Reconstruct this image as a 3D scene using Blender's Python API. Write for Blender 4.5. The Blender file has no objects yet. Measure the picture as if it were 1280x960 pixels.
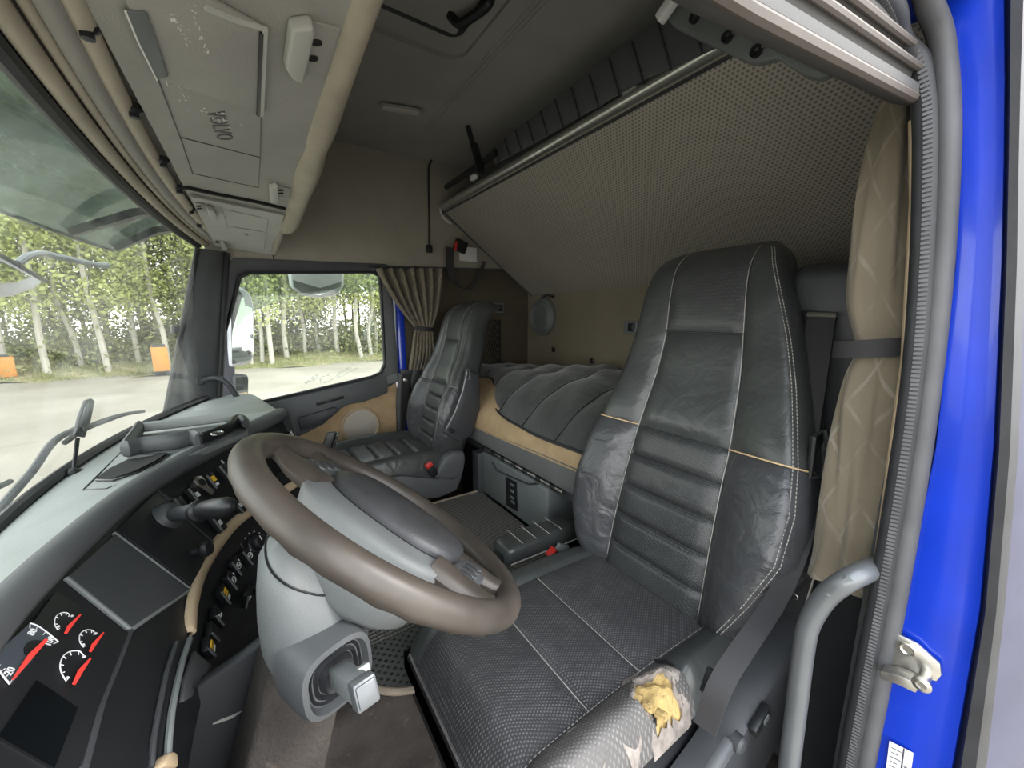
import bpy, bmesh, math, random
from mathutils import Vector, Matrix
from mathutils.bvhtree import BVHTree

# ------------------------------------------------------------------ camera, world, exposure
ZO = 2.5                       # the cab is laid out around the eye point; the yard lies 2.5 m below it
SC = bpy.context.scene
COL = SC.collection
F_PX, YAW, PIT = 480.0, math.radians(33.6), math.radians(9.93)
HV = Vector((math.cos(YAW), -math.sin(YAW), 0))
RV = Vector((-math.sin(YAW), -math.cos(YAW), 0))
FW = HV * math.cos(PIT) - Vector((0, 0, 1)) * math.sin(PIT)
UP = HV * math.sin(PIT) + Vector((0, 0, 1)) * math.cos(PIT)
cd = bpy.data.cameras.new('camera')
cd.sensor_width = 36.0
cd.lens = F_PX / 1280 * 36.0
cd.clip_start = 0.01
cd.clip_end = 400
cam = bpy.data.objects.new('camera', cd)
COL.objects.link(cam)
cam.matrix_world = Matrix(((RV.x, UP.x, -FW.x, 0), (RV.y, UP.y, -FW.y, 0), (RV.z, UP.z, -FW.z, ZO), (0, 0, 0, 1)))
SC.camera = cam

SC.view_settings.view_transform = 'Standard'
SC.view_settings.look = 'None'
SC.view_settings.gamma = 1
SC.view_settings.use_curve_mapping = False
SC.view_settings.exposure = 2.45
try:
    SC.cycles.max_bounces = 10
    SC.cycles.diffuse_bounces = 6
    SC.cycles.transparent_max_bounces = 16
    SC.cycles.sample_clamp_indirect = 8
    SC.cycles.use_denoising = True
except Exception:
    pass

# hazy bright sky
wd = bpy.data.worlds.new('World'); SC.world = wd; wd.use_nodes = True
nt = wd.node_tree; nt.nodes.clear()
wo = nt.nodes.new('ShaderNodeOutputWorld'); bg = nt.nodes.new('ShaderNodeBackground')
tc = nt.nodes.new('ShaderNodeTexCoord'); sp = nt.nodes.new('ShaderNodeSeparateXYZ'); rp = nt.nodes.new('ShaderNodeValToRGB')
nt.links.new(tc.outputs['Generated'], sp.inputs[0]); nt.links.new(sp.outputs['Z'], rp.inputs[0])
rp.color_ramp.elements[0].position = 0.0; rp.color_ramp.elements[0].color = (1.0, 1.0, 0.98, 1)
rp.color_ramp.elements[1].position = 0.9; rp.color_ramp.elements[1].color = (0.84, 0.91, 1.0, 1)
nt.links.new(rp.outputs[0], bg.inputs[0]); bg.inputs[1].default_value = 1.0
nt.links.new(bg.outputs[0], wo.inputs[0])
# weak sun through haze, high behind the driver's side
sl = bpy.data.lights.new('sun', 'SUN'); sl.energy = 0.6; sl.angle = math.radians(25); sl.color = (1, 0.95, 0.88)
sun = bpy.data.objects.new('sun', sl); COL.objects.link(sun)
sun.rotation_euler = (math.radians(35), math.radians(-38), 0); sun.location = (-4, -6, 12)

# ------------------------------------------------------------------ helpers
def ray(u, v):
    return FW + RV * ((u - 640) / F_PX) - UP * ((v - 480) / F_PX)
def at(u, v, x=None, y=None, z=None, pl=None):
    """point of the cab that the photo shows at (u, v), on the plane x=, y=, z= or pl=(point, normal)"""
    d = ray(u, v)
    if x is not None: return d * (x / d.x)
    if y is not None: return d * (y / d.y)
    if z is not None: return d * (z / d.z)
    p, n = Vector(pl[0]), Vector(pl[1])
    return d * (p.dot(n) / d.dot(n))
def V(*a): return Vector(a)
def lerp(a, b, t): return a + (b - a) * t
def sstep(a, b, x):
    t = max(0.0, min(1.0, (x - a) / (b - a))); return t * t * (3 - 2 * t)
def interp(xs, ys, x):
    if x <= xs[0]: return ys[0]
    for i in range(len(xs) - 1):
        if x <= xs[i + 1]:
            t = (x - xs[i]) / (xs[i + 1] - xs[i]); return lerp(ys[i], ys[i + 1], t)
    return ys[-1]
def smooth_path(pts, n=8):
    """Catmull-Rom through pts"""
    P = [Vector(p) for p in pts]; P = [P[0] * 2 - P[1]] + P + [P[-1] * 2 - P[-2]]
    out = []
    for i in range(1, len(P) - 2):
        for k in range(n):
            t = k / n; a, b, c, d = P[i - 1], P[i], P[i + 1], P[i + 2]
            out.append(0.5 * ((2 * b) + (c - a) * t + (2 * a - 5 * b + 4 * c - d) * t * t + (3 * b - a - 3 * c + d) * t ** 3))
    out.append(P[-2]); return out

OFF = {}
def tag(o, label, cat, group=None):
    o['label'] = label; o['category'] = cat
    if group: o['group'] = group
    return o
def thing(name, loc, label, cat, group=None):
    o = bpy.data.objects.new(name, None); COL.objects.link(o); o.empty_display_size = 0.05
    o.location = loc; OFF[o.name] = Vector(loc)
    return tag(o, label, cat, group)
def setting(name, loc=(0, 0, 0)):
    o = bpy.data.objects.new(name, None); COL.objects.link(o); o.empty_display_size = 0.05
    o.location = loc; OFF[o.name] = Vector(loc); o['kind'] = 'structure'
    return o

class MB:
    def __init__(s): s.v = []; s.f = []; s.uv = []
    def add(s, vs, fs, uvs=None):
        b = len(s.v); s.v += [Vector(p) for p in vs]
        s.uv += list(uvs) if uvs else [(p[0] + p[1], p[2] + p[1]) for p in vs]
        s.f += [tuple(i + b for i in f) for f in fs]; return s
    def obox(s, c, ex, ey, ez):
        c, ex, ey, ez = Vector(c), Vector(ex), Vector(ey), Vector(ez)
        vs = [c + ex * i + ey * j + ez * k for i in (-1, 1) for j in (-1, 1) for k in (-1, 1)]
        return s.add(vs, [(0, 1, 3, 2), (4, 6, 7, 5), (0, 4, 5, 1), (2, 3, 7, 6), (0, 2, 6, 4), (1, 5, 7, 3)])
    def box(s, x0, x1, y0, y1, z0, z1):
        return s.obox(((x0 + x1) / 2, (y0 + y1) / 2, (z0 + z1) / 2), ((x1 - x0) / 2, 0, 0), (0, (y1 - y0) / 2, 0), (0, 0, (z1 - z0) / 2))
    def loft(s, rings, caps=True, closed=True, uvs=None):
        n = len(rings[0]); vs = [p for r in rings for p in r]; fs = []
        for i in range(len(rings) - 1):
            for j in range(n if closed else n - 1):
                k = (j + 1) % n
                fs.append((i * n + j, i * n + k, (i + 1) * n + k, (i + 1) * n + j))
        if caps and closed:
            fs.append(tuple(range(n))[::-1]); fs.append(tuple((len(rings) - 1) * n + j for j in range(n)))
        return s.add(vs, fs, uvs)
    def tube(s, path, r, n=10, caps=True, flat=1.0, upv=None):
        P = [Vector(p) for p in path]; rings = []; prev = None; uvs = []; L = 0
        for i, p in enumerate(P):
            t = (P[min(i + 1, len(P) - 1)] - P[max(i - 1, 0)]).normalized()
            if prev is None:
                a = Vector(upv) if upv else (Vector((0, 0, 1)) if abs(t.z) < 0.9 else Vector((1, 0, 0)))
            else: a = prev
            a = (a - t * a.dot(t)).normalized(); b = t.cross(a); prev = a
            rr = r[i] if isinstance(r, (list, tuple)) else r
            if i: L += (p - P[i - 1]).length
            rings.append([p + a * (math.cos(2 * math.pi * k / n) * rr * flat) + b * (math.sin(2 * math.pi * k / n) * rr) for k in range(n)])
            uvs += [(k / n, L) for k in range(n)]
        return s.loft(rings, caps, True, uvs)
    def grid(s, rows, uvs=None):
        return s.loft(rows, False, False, [u for r in uvs for u in r] if uvs else None)
    def slab(s, rows, th, uvs=None, nrm=None):
        """solid sheet: the grid and a copy pushed by th (vector, or number along -normal)"""
        R, C = len(rows), len(rows[0])
        def N(i, j):
            a = rows[min(i + 1, R - 1)][j] - rows[max(i - 1, 0)][j]; b = rows[i][min(j + 1, C - 1)] - rows[i][max(j - 1, 0)]
            n = a.cross(b); return n.normalized() if n.length > 1e-12 else Vector((0, 0, 1))
        back = [[rows[i][j] + (th if isinstance(th, Vector) else N(i, j) * th) for j in range(C)] for i in range(R)]
        vs = [p for r in rows for p in r] + [p for r in back for p in r]; n = R * C; fs = []
        for i in range(R - 1):
            for j in range(C - 1):
                a, b, c, d = i * C + j, i * C + j + 1, (i + 1) * C + j + 1, (i + 1) * C + j
                fs += [(a, d, c, b), (n + a, n + b, n + c, n + d)]
        rim = [j for j in range(C)] + [i * C + C - 1 for i in range(1, R)] + [(R - 1) * C + j for j in range(C - 2, -1, -1)] + [i * C for i in range(R - 2, 0, -1)]
        for k in range(len(rim)):
            a, b = rim[k], rim[(k + 1) % len(rim)]; fs.append((a, b, n + b, n + a))
        u = [q for r in uvs for q in r] * 2 if uvs else None
        return s.add(vs, fs, u)
    def prism(s, pts, vec):
        P = [Vector(p) for p in pts]; vec = Vector(vec); n = len(P)
        fs = [tuple(range(n))[::-1], tuple(range(n, 2 * n))] + [(i, (i + 1) % n, n + (i + 1) % n, n + i) for i in range(n)]
        return s.add(P + [p + vec for p in P], fs)
    def lathe(s, c, axis, prof, n=24, caps=True, ref=None):
        """prof: (radius, height along axis)"""
        c = Vector(c); t = Vector(axis).normalized()
        a = Vector(ref) if ref else (Vector((0, 0, 1)) if abs(t.z) < 0.9 else Vector((1, 0, 0)))
        a = (a - t * a.dot(t)).normalized(); b = t.cross(a)
        return s.loft([[c + t * h + (a * math.cos(2 * math.pi * k / n) + b * math.sin(2 * math.pi * k / n)) * max(r, 1e-5) for k in range(n)] for r, h in prof], caps)
    def build(s, name, mat, parent=None, bevel=0, seg=2, smooth=True, angle=40, fix=True, origin=None):
        if parent is not None:
            off = OFF[parent.name]
        elif origin is not None: off = Vector(origin)
        else:
            xs = [p.x for p in s.v]; ys = [p.y for p in s.v]; zs = [p.z for p in s.v]
            off = Vector(((min(xs) + max(xs)) / 2, (min(ys) + max(ys)) / 2, min(zs)))
        me = bpy.data.meshes.new(name)
        bm = bmesh.new(); bvs = [bm.verts.new(p - off) for p in s.v]
        ul = bm.loops.layers.uv.new('UVMap')
        for f in s.f:
            try: fc = bm.faces.new([bvs[i] for i in f])
            except ValueError: continue
            for lp, i in zip(fc.loops, f): lp[ul].uv = s.uv[i]
        if fix: bmesh.ops.recalc_face_normals(bm, faces=bm.faces)
        if bevel:
            es = [e for e in bm.edges if len(e.link_faces) == 2 and e.calc_face_angle(0) > math.radians(30)]
            bmesh.ops.bevel(bm, geom=es, offset=bevel, offset_type='OFFSET', segments=seg, profile=0.5, affect='EDGES', clamp_overlap=True)
        bm.to_mesh(me); bm.free()
        if smooth:
            me.shade_smooth()
            me.set_sharp_from_angle(angle=math.radians(angle))
        me.materials.append(MAT[mat] if isinstance(mat, str) else mat)
        o = bpy.data.objects.new(name, me); COL.objects.link(o)
        if parent is not None:
            o.parent = parent; OFF[o.name] = off
        else:
            o.location = off; OFF[o.name] = off
        return o

def text_mb(txt, org, right, up, size, th=0.0006):
    """lettering as real thin geometry"""
    cu = bpy.data.curves.new('t', 'FONT'); cu.body = txt; cu.size = size; cu.extrude = th; cu.align_x = 'CENTER'; cu.align_y = 'CENTER'; cu.resolution_u = 3
    o = bpy.data.objects.new('t', cu); COL.objects.link(o)
    dg = bpy.context.evaluated_depsgraph_get(); me = o.evaluated_get(dg).to_mesh()
    r = Vector(right).normalized(); u = Vector(up); u = (u - r * u.dot(r)).normalized(); n = r.cross(u); org = Vector(org)
    m = MB(); m.add([org + r * v.co.x + u * v.co.y + n * v.co.z for v in me.vertices], [tuple(p.vertices) for p in me.polygons])
    o.evaluated_get(dg).to_mesh_clear(); bpy.data.objects.remove(o); bpy.data.curves.remove(cu)
    return m

# ------------------------------------------------------------------ materials
MAT = {}
class NB:
    def __init__(s, name):
        m = bpy.data.materials.new(name); m.use_nodes = True; s.m = m; s.t = m.node_tree
        s.b = s.t.nodes['Principled BSDF']; MAT[name] = m
    def n(s, typ, **kw):
        x = s.t.nodes.new(typ)
        for k, v in kw.items(): setattr(x, k, v)
        return x
    def l(s, a, b): s.t.links.new(a, b)
    def math(s, op, a, b=None, c=None):
        x = s.n('ShaderNodeMath', operation=op)
        for i, q in enumerate((a, b, c)):
            if q is None: continue
            if isinstance(q, (int, float)): x.inputs[i].default_value = q
            else: s.l(q, x.inputs[i])
        return x.outputs[0]
    def coord(s, which='Object'):
        return s.n('ShaderNodeTexCoord').outputs[which]
    def noise(s, scale, detail=4, rough=0.55, vec=None, which='Object'):
        x = s.n('ShaderNodeTexNoise'); x.inputs['Scale'].default_value = scale; x.inputs['Detail'].default_value = detail; x.inputs['Roughness'].default_value = rough
        s.l(vec or s.coord(which), x.inputs['Vector']); return x.outputs['Fac']
    def mix(s, fac, a, b):
        x = s.n('ShaderNodeMix', data_type='RGBA')
        for i, q in ((0, fac), (6, a), (7, b)):
            if isinstance(q, (int, float)): x.inputs[i].default_value = q
            elif isinstance(q, tuple): x.inputs[i].default_value = (*q, 1)
            else: s.l(q, x.inputs[i])
        return x.outputs[2]
    def ramp(s, fac, p0, p1):
        x = s.n('ShaderNodeMapRange'); s.l(fac, x.inputs[0]); x.inputs[1].default_value = p0; x.inputs[2].default_value = p1; return x.outputs[0]
    def bump(s, h, strength=0.3, dist=0.002, prev=None):
        x = s.n('ShaderNodeBump'); x.inputs['Strength'].default_value = strength; x.inputs['Distance'].default_value = dist
        s.l(h, x.inputs['Height'])
        if prev: s.l(prev, x.inputs['Normal'])
        return x.outputs[0]
    def set(s, **kw):
        for k, v in kw.items():
            i = s.b.inputs[k.replace('_', ' ')]
            if isinstance(v, (int, float)): i.default_value = v
            elif isinstance(v, tuple): i.default_value = (*v, 1)
            else: s.l(v, i)
        return s
    def dots(s, su, sv, rad, which='UV', stagger=True, soft=0.15):
        """mask of round dots on a lattice of su x sv metres"""
        sx = s.n('ShaderNodeSeparateXYZ'); s.l(s.coord(which), sx.inputs[0])
        v = s.math('DIVIDE', sx.outputs[1], sv); row = s.math('FLOOR', v)
        u = s.math('DIVIDE', sx.outputs[0], su)
        if stagger: u = s.math('ADD', u, s.math('MULTIPLY', s.math('MODULO', s.math('ABSOLUTE', row), 2.0), 0.5))
        fu = s.math('SUBTRACT', s.math('FRACT', u), 0.5); fv = s.math('SUBTRACT', s.math('FRACT', v), 0.5)
        fu = s.math('MULTIPLY', fu, su / sv) if su > sv else fu
        d = s.math('SQRT', s.math('ADD', s.math('MULTIPLY', fu, fu), s.math('MULTIPLY', fv, fv)))
        x = s.n('ShaderNodeMapRange'); s.l(d, x.inputs[0]); x.inputs[1].default_value = rad + soft; x.inputs[2].default_value = rad; return x.outputs[0]

def simple(name, col, rough=0.5, metal=0.0, bump=None, var=None, coat=0.0, spec=0.5, wear=None):
    b = NB(name); c = col
    if var: c = b.mix(b.ramp(b.noise(var[0]), 0.3, 0.7), tuple(x * (1 - var[1]) for x in col), tuple(min(1, x * (1 + var[1])) for x in col))
    if wear: c = b.mix(b.math('MULTIPLY', b.ramp(b.noise(wear[0], 6, 0.7), wear[2], wear[2] + 0.15), wear[3]), c, wear[1])
    b.set(Base_Color=c, Roughness=rough, Metallic=metal, Coat_Weight=coat, Specular_IOR_Level=spec)
    if coat: b.set(Coat_Roughness=0.08)
    if bump: b.set(Normal=b.bump(b.noise(bump[0], 3), bump[1], bump[2]))
    return b.m

def leather(name, col, rough=0.38, perf=None, dotcol=None, wear=0.25, wearcol=(0.2, 0.2, 0.2), crease=0.28):
    b = NB(name)
    big = b.noise(9, 5, 0.6); c = b.mix(b.ramp(big, 0.35, 0.7), col, tuple(x * 1.35 for x in col))
    c = b.mix(b.math('MULTIPLY', b.ramp(b.noise(38, 6, 0.75), 0.6, 0.75), wear), c, wearcol)
    fine = b.bump(b.noise(420, 2), 0.25, 0.0006)
    wr = b.n('ShaderNodeTexNoise'); wr.inputs['Scale'].default_value = 14; wr.inputs['Detail'].default_value = 5; wr.inputs['Distortion'].default_value = 1.2
    b.l(b.coord('Object'), wr.inputs['Vector'])
    nrm = b.bump(wr.outputs['Fac'], crease, 0.01, fine)
    if perf:
        d = b.dots(perf[0], perf[1], perf[2])
        if dotcol: c = b.mix(b.math('MULTIPLY', d, b.ramp(b.noise(30, 4), 0.25, 0.6)), c, dotcol)
        nrm = b.bump(b.math('SUBTRACT', 1.0, d), 0.5, 0.0015, nrm)
    b.set(Base_Color=c, Roughness=b.math('ADD', rough - 0.08, b.math('MULTIPLY', big, 0.18)), Normal=nrm, Specular_IOR_Level=0.5)
    return b.m

leather('leather_black', (0.042, 0.046, 0.045), 0.31)
leather('leather_creased', (0.048, 0.05, 0.054), 0.28, crease=0.75)
leather('leather_perforated', (0.034, 0.037, 0.038), 0.34, (0.0055, 0.0048, 0.2), (0.09, 0.09, 0.09), 0.25)
leather('leather_cushion', (0.042, 0.042, 0.045), 0.42, (0.0062, 0.0046, 0.24), (0.15, 0.145, 0.145), 0.35, (0.1, 0.1, 0.1))
leather('leather_worn', (0.085, 0.08, 0.078), 0.6, (0.0065, 0.005, 0.24), (0.2, 0.19, 0.18), 0.8, (0.2, 0.185, 0.17))
simple('stitch_grey', (0.42, 0.4, 0.37), 0.8)
simple('stitch_tan', (0.62, 0.45, 0.26), 0.8)
simple('foam', (0.5, 0.35, 0.14), 0.95, bump=(60, 0.9, 0.01), var=(25, 0.25))
simple('frayed_cloth', (0.27, 0.235, 0.21), 0.95, bump=(150, 0.8, 0.004), var=(60, 0.3))
simple('plastic_dark', (0.042, 0.045, 0.05), 0.5, bump=(500, 0.25, 0.0005), var=(12, 0.12))
simple('plastic_black', (0.011, 0.012, 0.014), 0.42, bump=(600, 0.15, 0.0004))
simple('plastic_gloss', (0.006, 0.006, 0.008), 0.2)
simple('plastic_grey', (0.15, 0.165, 0.165), 0.5, bump=(420, 0.4, 0.0008), var=(8, 0.1))
simple('plastic_dash_top', (0.3, 0.32, 0.31), 0.55, bump=(420, 0.5, 0.001), var=(6, 0.12))
simple('plastic_roll', (0.085, 0.09, 0.095), 0.5, bump=(420, 0.4, 0.0008), var=(10, 0.1))
simple('plastic_hub', (0.16, 0.17, 0.172), 0.5, bump=(420, 0.5, 0.0009), var=(10, 0.1))
simple('pad_dark', (0.055, 0.056, 0.06), 0.42, bump=(420, 0.5, 0.001), var=(16, 0.25))
simple('rim_vinyl', (0.06, 0.05, 0.042), 0.42, var=(14, 0.28), bump=(300, 0.1, 0.0005), wear=(26, (0.13, 0.092, 0.066), 0.62, 0.5))
simple('trim_tan', (0.5, 0.38, 0.25), 0.55, bump=(200, 0.2, 0.0006), var=(10, 0.1))
simple('fabric_tan', (0.46, 0.33, 0.19), 0.95, bump=(350, 0.7, 0.002), var=(12, 0.15))
simple('wall_tan_shaded', (0.085, 0.07, 0.05), 0.9, bump=(250, 0.4, 0.001), var=(4, 0.1))  # darkened copy of the tan wall: shade deep in the sleeper put into the colour
simple('wall_tan', (0.2, 0.17, 0.12), 0.85, bump=(250, 0.4, 0.001), var=(4, 0.1))
simple('headliner', (0.32, 0.31, 0.285), 0.9, bump=(300, 0.5, 0.001), var=(3, 0.1))
simple('panel_beige', (0.36, 0.33, 0.28), 0.8, bump=(300, 0.5, 0.001), var=(4, 0.08))
simple('rail_cream', (0.42, 0.37, 0.29), 0.6, bump=(120, 0.25, 0.001), var=(7, 0.14))
simple('console_grey', (0.36, 0.35, 0.32), 0.6, bump=(500, 0.6, 0.0012), var=(7, 0.1), wear=(16, (0.55, 0.55, 0.53), 0.68, 0.5))
simple('console_light', (0.46, 0.46, 0.43), 0.55, bump=(500, 0.3, 0.0006), var=(7, 0.08))
simple('scuff_white', (0.8, 0.8, 0.78), 0.8)
simple('padded_beige', (0.4, 0.355, 0.275), 0.6, bump=(90, 0.35, 0.003), var=(9, 0.14))
simple('rubber', (0.022, 0.023, 0.026), 0.55, bump=(200, 0.2, 0.001), var=(20, 0.3))
simple('rubber_grey', (0.075, 0.075, 0.08), 0.6, bump=(200, 0.2, 0.001), var=(14, 0.2))
simple('paint_blue', (0.004, 0.033, 0.42), 0.28, var=(9, 0.12), coat=0.6, wear=(30, (0.25, 0.3, 0.75), 0.66, 0.4))
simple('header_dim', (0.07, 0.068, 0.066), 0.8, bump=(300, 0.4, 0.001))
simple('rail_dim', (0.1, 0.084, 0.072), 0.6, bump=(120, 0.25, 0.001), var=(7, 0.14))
simple('lilac_sky_and_paint', (0.075, 0.075, 0.11), 0.55, spec=0.25, var=(6, 0.15), wear=(25, (0.2, 0.2, 0.25), 0.68, 0.4))  # reflected sky put into the faded outer skin's colour; also the mirror arm's lilac
simple('steel', (0.62, 0.6, 0.56), 0.35, 1.0, bump=(80, 0.2, 0.001), var=(20, 0.25))
simple('bolt_steel', (0.5, 0.48, 0.44), 0.35, 1.0)
simple('aluminium', (0.66, 0.66, 0.62), 0.33, 0.85, var=(10, 0.1))
simple('handle_grey', (0.14, 0.148, 0.155), 0.35, 0.35, var=(10, 0.15), bump=(300, 0.1, 0.0004))
simple('chrome', (0.75, 0.76, 0.78), 0.15, 1.0)
simple('webbing', (0.026, 0.025, 0.027), 0.75, bump=(600, 0.4, 0.0006))
simple('red_plastic', (0.62, 0.035, 0.03), 0.35)
simple('amber', (0.8, 0.5, 0.04), 0.4)
simple('white_print', (0.75, 0.76, 0.78), 0.6)
simple('needle_red', (0.85, 0.06, 0.05), 0.4)
simple('screen_black', (0.004, 0.005, 0.006), 0.12)
simple('gauge_face', (0.05, 0.06, 0.075), 0.5)
simple('mattress_grey', (0.13, 0.135, 0.135), 0.85, bump=(260, 0.5, 0.001), var=(6, 0.12))
simple('net_black', (0.01, 0.01, 0.01), 0.9)
simple('lamp_lens', (0.5, 0.48, 0.43), 0.3, bump=(220, 0.5, 0.001))
simple('speaker_grille', (0.46, 0.42, 0.36), 0.7, bump=(700, 0.8, 0.001))
simple('label_white', (0.75, 0.75, 0.74), 0.5)
simple('ink', (0.05, 0.05, 0.07), 0.6)
simple('carpet_brown', (0.05, 0.042, 0.037), 0.95, bump=(140, 0.8, 0.004), var=(9, 0.45), wear=(40, (0.16, 0.12, 0.1), 0.6, 0.6))
simple('mat_edge', (0.3, 0.25, 0.19), 0.8, var=(15, 0.25))
simple('dark_void', (0.012, 0.012, 0.013), 0.9)
simple('mirror_glass', (0.9, 0.92, 0.92), 0.02, 1.0)
simple('mirror_shell', (0.68, 0.68, 0.74), 0.35, var=(6, 0.1))
simple('orange_paint', (0.5, 0.2, 0.025), 0.5, var=(4, 0.15))
simple('bark_birch', (0.42, 0.4, 0.35), 0.85, wear=(5, (0.06, 0.055, 0.05), 0.56, 0.85))
simple('bark_pine', (0.16, 0.11, 0.08), 0.9, var=(6, 0.3))
simple('branch_grey', (0.2, 0.18, 0.15), 0.9)
def quilt():
    b = NB('quilt'); fine = b.bump(b.noise(700, 2), 0.3, 0.0006)
    w = b.n('ShaderNodeTexNoise'); w.inputs['Scale'].default_value = 10; w.inputs['Detail'].default_value = 5; w.inputs['Distortion'].default_value = 1.5
    b.l(b.coord(), w.inputs['Vector'])
    b.set(Base_Color=b.mix(b.ramp(b.noise(8), 0.3, 0.7), (0.026, 0.03, 0.028), (0.042, 0.047, 0.044)), Roughness=0.7, Normal=b.bump(w.outputs['Fac'], 0.5, 0.012, fine), Sheen_Weight=0.3)
quilt()
def curtain_mat():
    b = NB('curtain_cloth')
    sx = b.n('ShaderNodeSeparateXYZ'); b.l(b.coord('UV'), sx.inputs[0])
    p = b.math('DIVIDE', b.math('ADD', sx.outputs[0], sx.outputs[1]), 0.11); q = b.math('DIVIDE', b.math('SUBTRACT', sx.outputs[0], sx.outputs[1]), 0.11)
    lp = b.math('LESS_THAN', b.math('ABSOLUTE', b.math('SUBTRACT', b.math('FRACT', p), 0.5)), 0.045)
    lq = b.math('LESS_THAN', b.math('ABSOLUTE', b.math('SUBTRACT', b.math('FRACT', q), 0.5)), 0.045)
    m = b.math('MULTIPLY', b.math('MAXIMUM', lp, lq), b.ramp(b.noise(12, 3), 0.4, 0.6))
    c = b.mix(b.ramp(b.noise(7), 0.3, 0.7), (0.15, 0.125, 0.088), (0.2, 0.168, 0.12))
    c = b.mix(b.math('MULTIPLY', m, 0.45), c, (0.34, 0.31, 0.27))
    b.set(Base_Color=c, Roughness=0.9, Sheen_Weight=0.2, Normal=b.bump(b.noise(500, 2), 0.4, 0.0008))
curtain_mat()
def bunk_mat():
    b = NB('bunk_vinyl'); d = b.dots(0.0115, 0.0095, 0.24)
    c = b.mix(b.ramp(b.noise(3), 0.3, 0.7), (0.37, 0.345, 0.3), (0.42, 0.39, 0.34))
    c = b.mix(b.math('MULTIPLY', d, 0.8), c, (0.14, 0.13, 0.115))
    b.set(Base_Color=c, Roughness=0.65, Normal=b.bump(b.math('SUBTRACT', 1.0, d), 0.5, 0.002))
bunk_mat()
def mat_rib():
    b = NB('mat_ribbed'); sx = b.n('ShaderNodeSeparateXYZ'); b.l(b.coord('UV'), sx.inputs[0])
    w = b.math('SINE', b.math('MULTIPLY', sx.outputs[0], 2 * math.pi / 0.012))
    w2 = b.math('MULTIPLY', b.math('SINE', b.math('MULTIPLY', sx.outputs[1], 2 * math.pi / 0.009)), 0.5)
    h = b.math('ADD', w, w2)
    c = b.mix(b.ramp(h, -0.8, 0.9), (0.05, 0.05, 0.046), (0.2, 0.19, 0.17))
    c = b.mix(b.math('MULTIPLY', b.ramp(b.noise(14, 5, 0.7), 0.5, 0.75), 0.5), c, (0.15, 0.13, 0.11))
    b.set(Base_Color=c, Roughness=0.85, Normal=b.bump(h, 0.5, 0.003))
mat_rib()
def mat_stud():
    b = NB('mat_studded'); d = b.dots(0.02, 0.011, 0.26)
    c = b.mix(d, (0.075, 0.075, 0.075), (0.012, 0.012, 0.012))
    b.set(Base_Color=c, Roughness=0.6, Normal=b.bump(d, 0.6, 0.003))
mat_stud()
def glass(name, tint, haze, rough=0.03):
    """thin dusty pane: mostly see-through, with a gloss and a dust film"""
    b = NB(name); t = b.t; out = t.nodes['Material Output']
    tr = b.n('ShaderNodeBsdfTransparent'); tr.inputs[0].default_value = (*tint, 1)
    gl = b.n('ShaderNodeBsdfGlossy'); gl.inputs['Roughness'].default_value = rough
    fr = b.n('ShaderNodeFresnel'); fr.inputs[0].default_value = 1.5
    df = b.n('ShaderNodeBsdfDiffuse'); df.inputs[0].default_value = (0.75, 0.8, 0.78, 1)
    m1 = b.n('ShaderNodeMixShader'); b.l(b.math('MULTIPLY', fr.outputs[0], 0.55), m1.inputs[0]); b.l(tr.outputs[0], m1.inputs[1]); b.l(gl.outputs[0], m1.inputs[2])
    tl = b.n('ShaderNodeBsdfTranslucent'); tl.inputs[0].default_value = (0.75, 0.78, 0.74, 1); md = b.n('ShaderNodeMixShader'); md.inputs[0].default_value = 0.5; b.l(df.outputs[0], md.inputs[1]); b.l(tl.outputs[0], md.inputs[2])
    m2 = b.n('ShaderNodeMixShader'); w = b.n('ShaderNodeTexNoise'); w.inputs['Scale'].default_value = 5; w.inputs['Detail'].default_value = 8; w.inputs['Distortion'].default_value = 1.0
    b.l(b.coord(), w.inputs['Vector'])
    b.l(b.math('MULTIPLY', b.ramp(w.outputs['Fac'], 0.3, 0.75), haze), m2.inputs[0]); b.l(m1.outputs[0], m2.inputs[1]); b.l(md.outputs[0], m2.inputs[2])
    b.l(m2.outputs[0], out.inputs['Surface'])
glass('glass_windshield', (0.63, 0.65, 0.62), 0.15)
glass('glass_side', (0.74, 0.78, 0.74), 0.1)
glass('glass_visor', (0.34, 0.42, 0.38), 0.12)
glass('dust_smear', (0.9, 0.92, 0.9), 0.6)
# ================================================================== THE CAB SHELL
def WB(x): return 0.385 - 0.18 * ((x - 1.075) / 0.925) ** 2          # windshield base line (y)
def WT(x): return 0.205 - 0.055 * ((x - 1.075) / 0.925) ** 2         # windshield top line (y)
ZWB, ZWT = -0.34, 0.275
DOOR_X = 2.05

# floor, engine tunnel, driver's step
fl = setting('floor', (1.0, -0.6, -1.1))
MB().box(0.1, 2.12, -1.56, 0.46, -1.16, -1.1).build('floor_pan', 'carpet_brown', fl)
MB().box(0.71, 1.47, -0.8, 0.36, -1.1, -0.795).build('engine_tunnel', 'carpet_brown', fl, bevel=0.03, seg=3)
MB().box(0.02, 0.14, -0.72, 0.3, -1.2, -1.07).build('door_sill', 'plastic_black', fl, bevel=0.01)
MB().box(1.44, 1.5, -0.99, -0.775, -1.1, -0.6).build('seat_support', 'plastic_dark', fl, bevel=0.006)
MB().lathe((1.438, -0.85, -0.69), (-1, 0, 0), [(0.008, 0), (0.008, 0.004), (0.004, 0.005)], 12).build('bolt', 'bolt_steel', fl)

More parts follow.
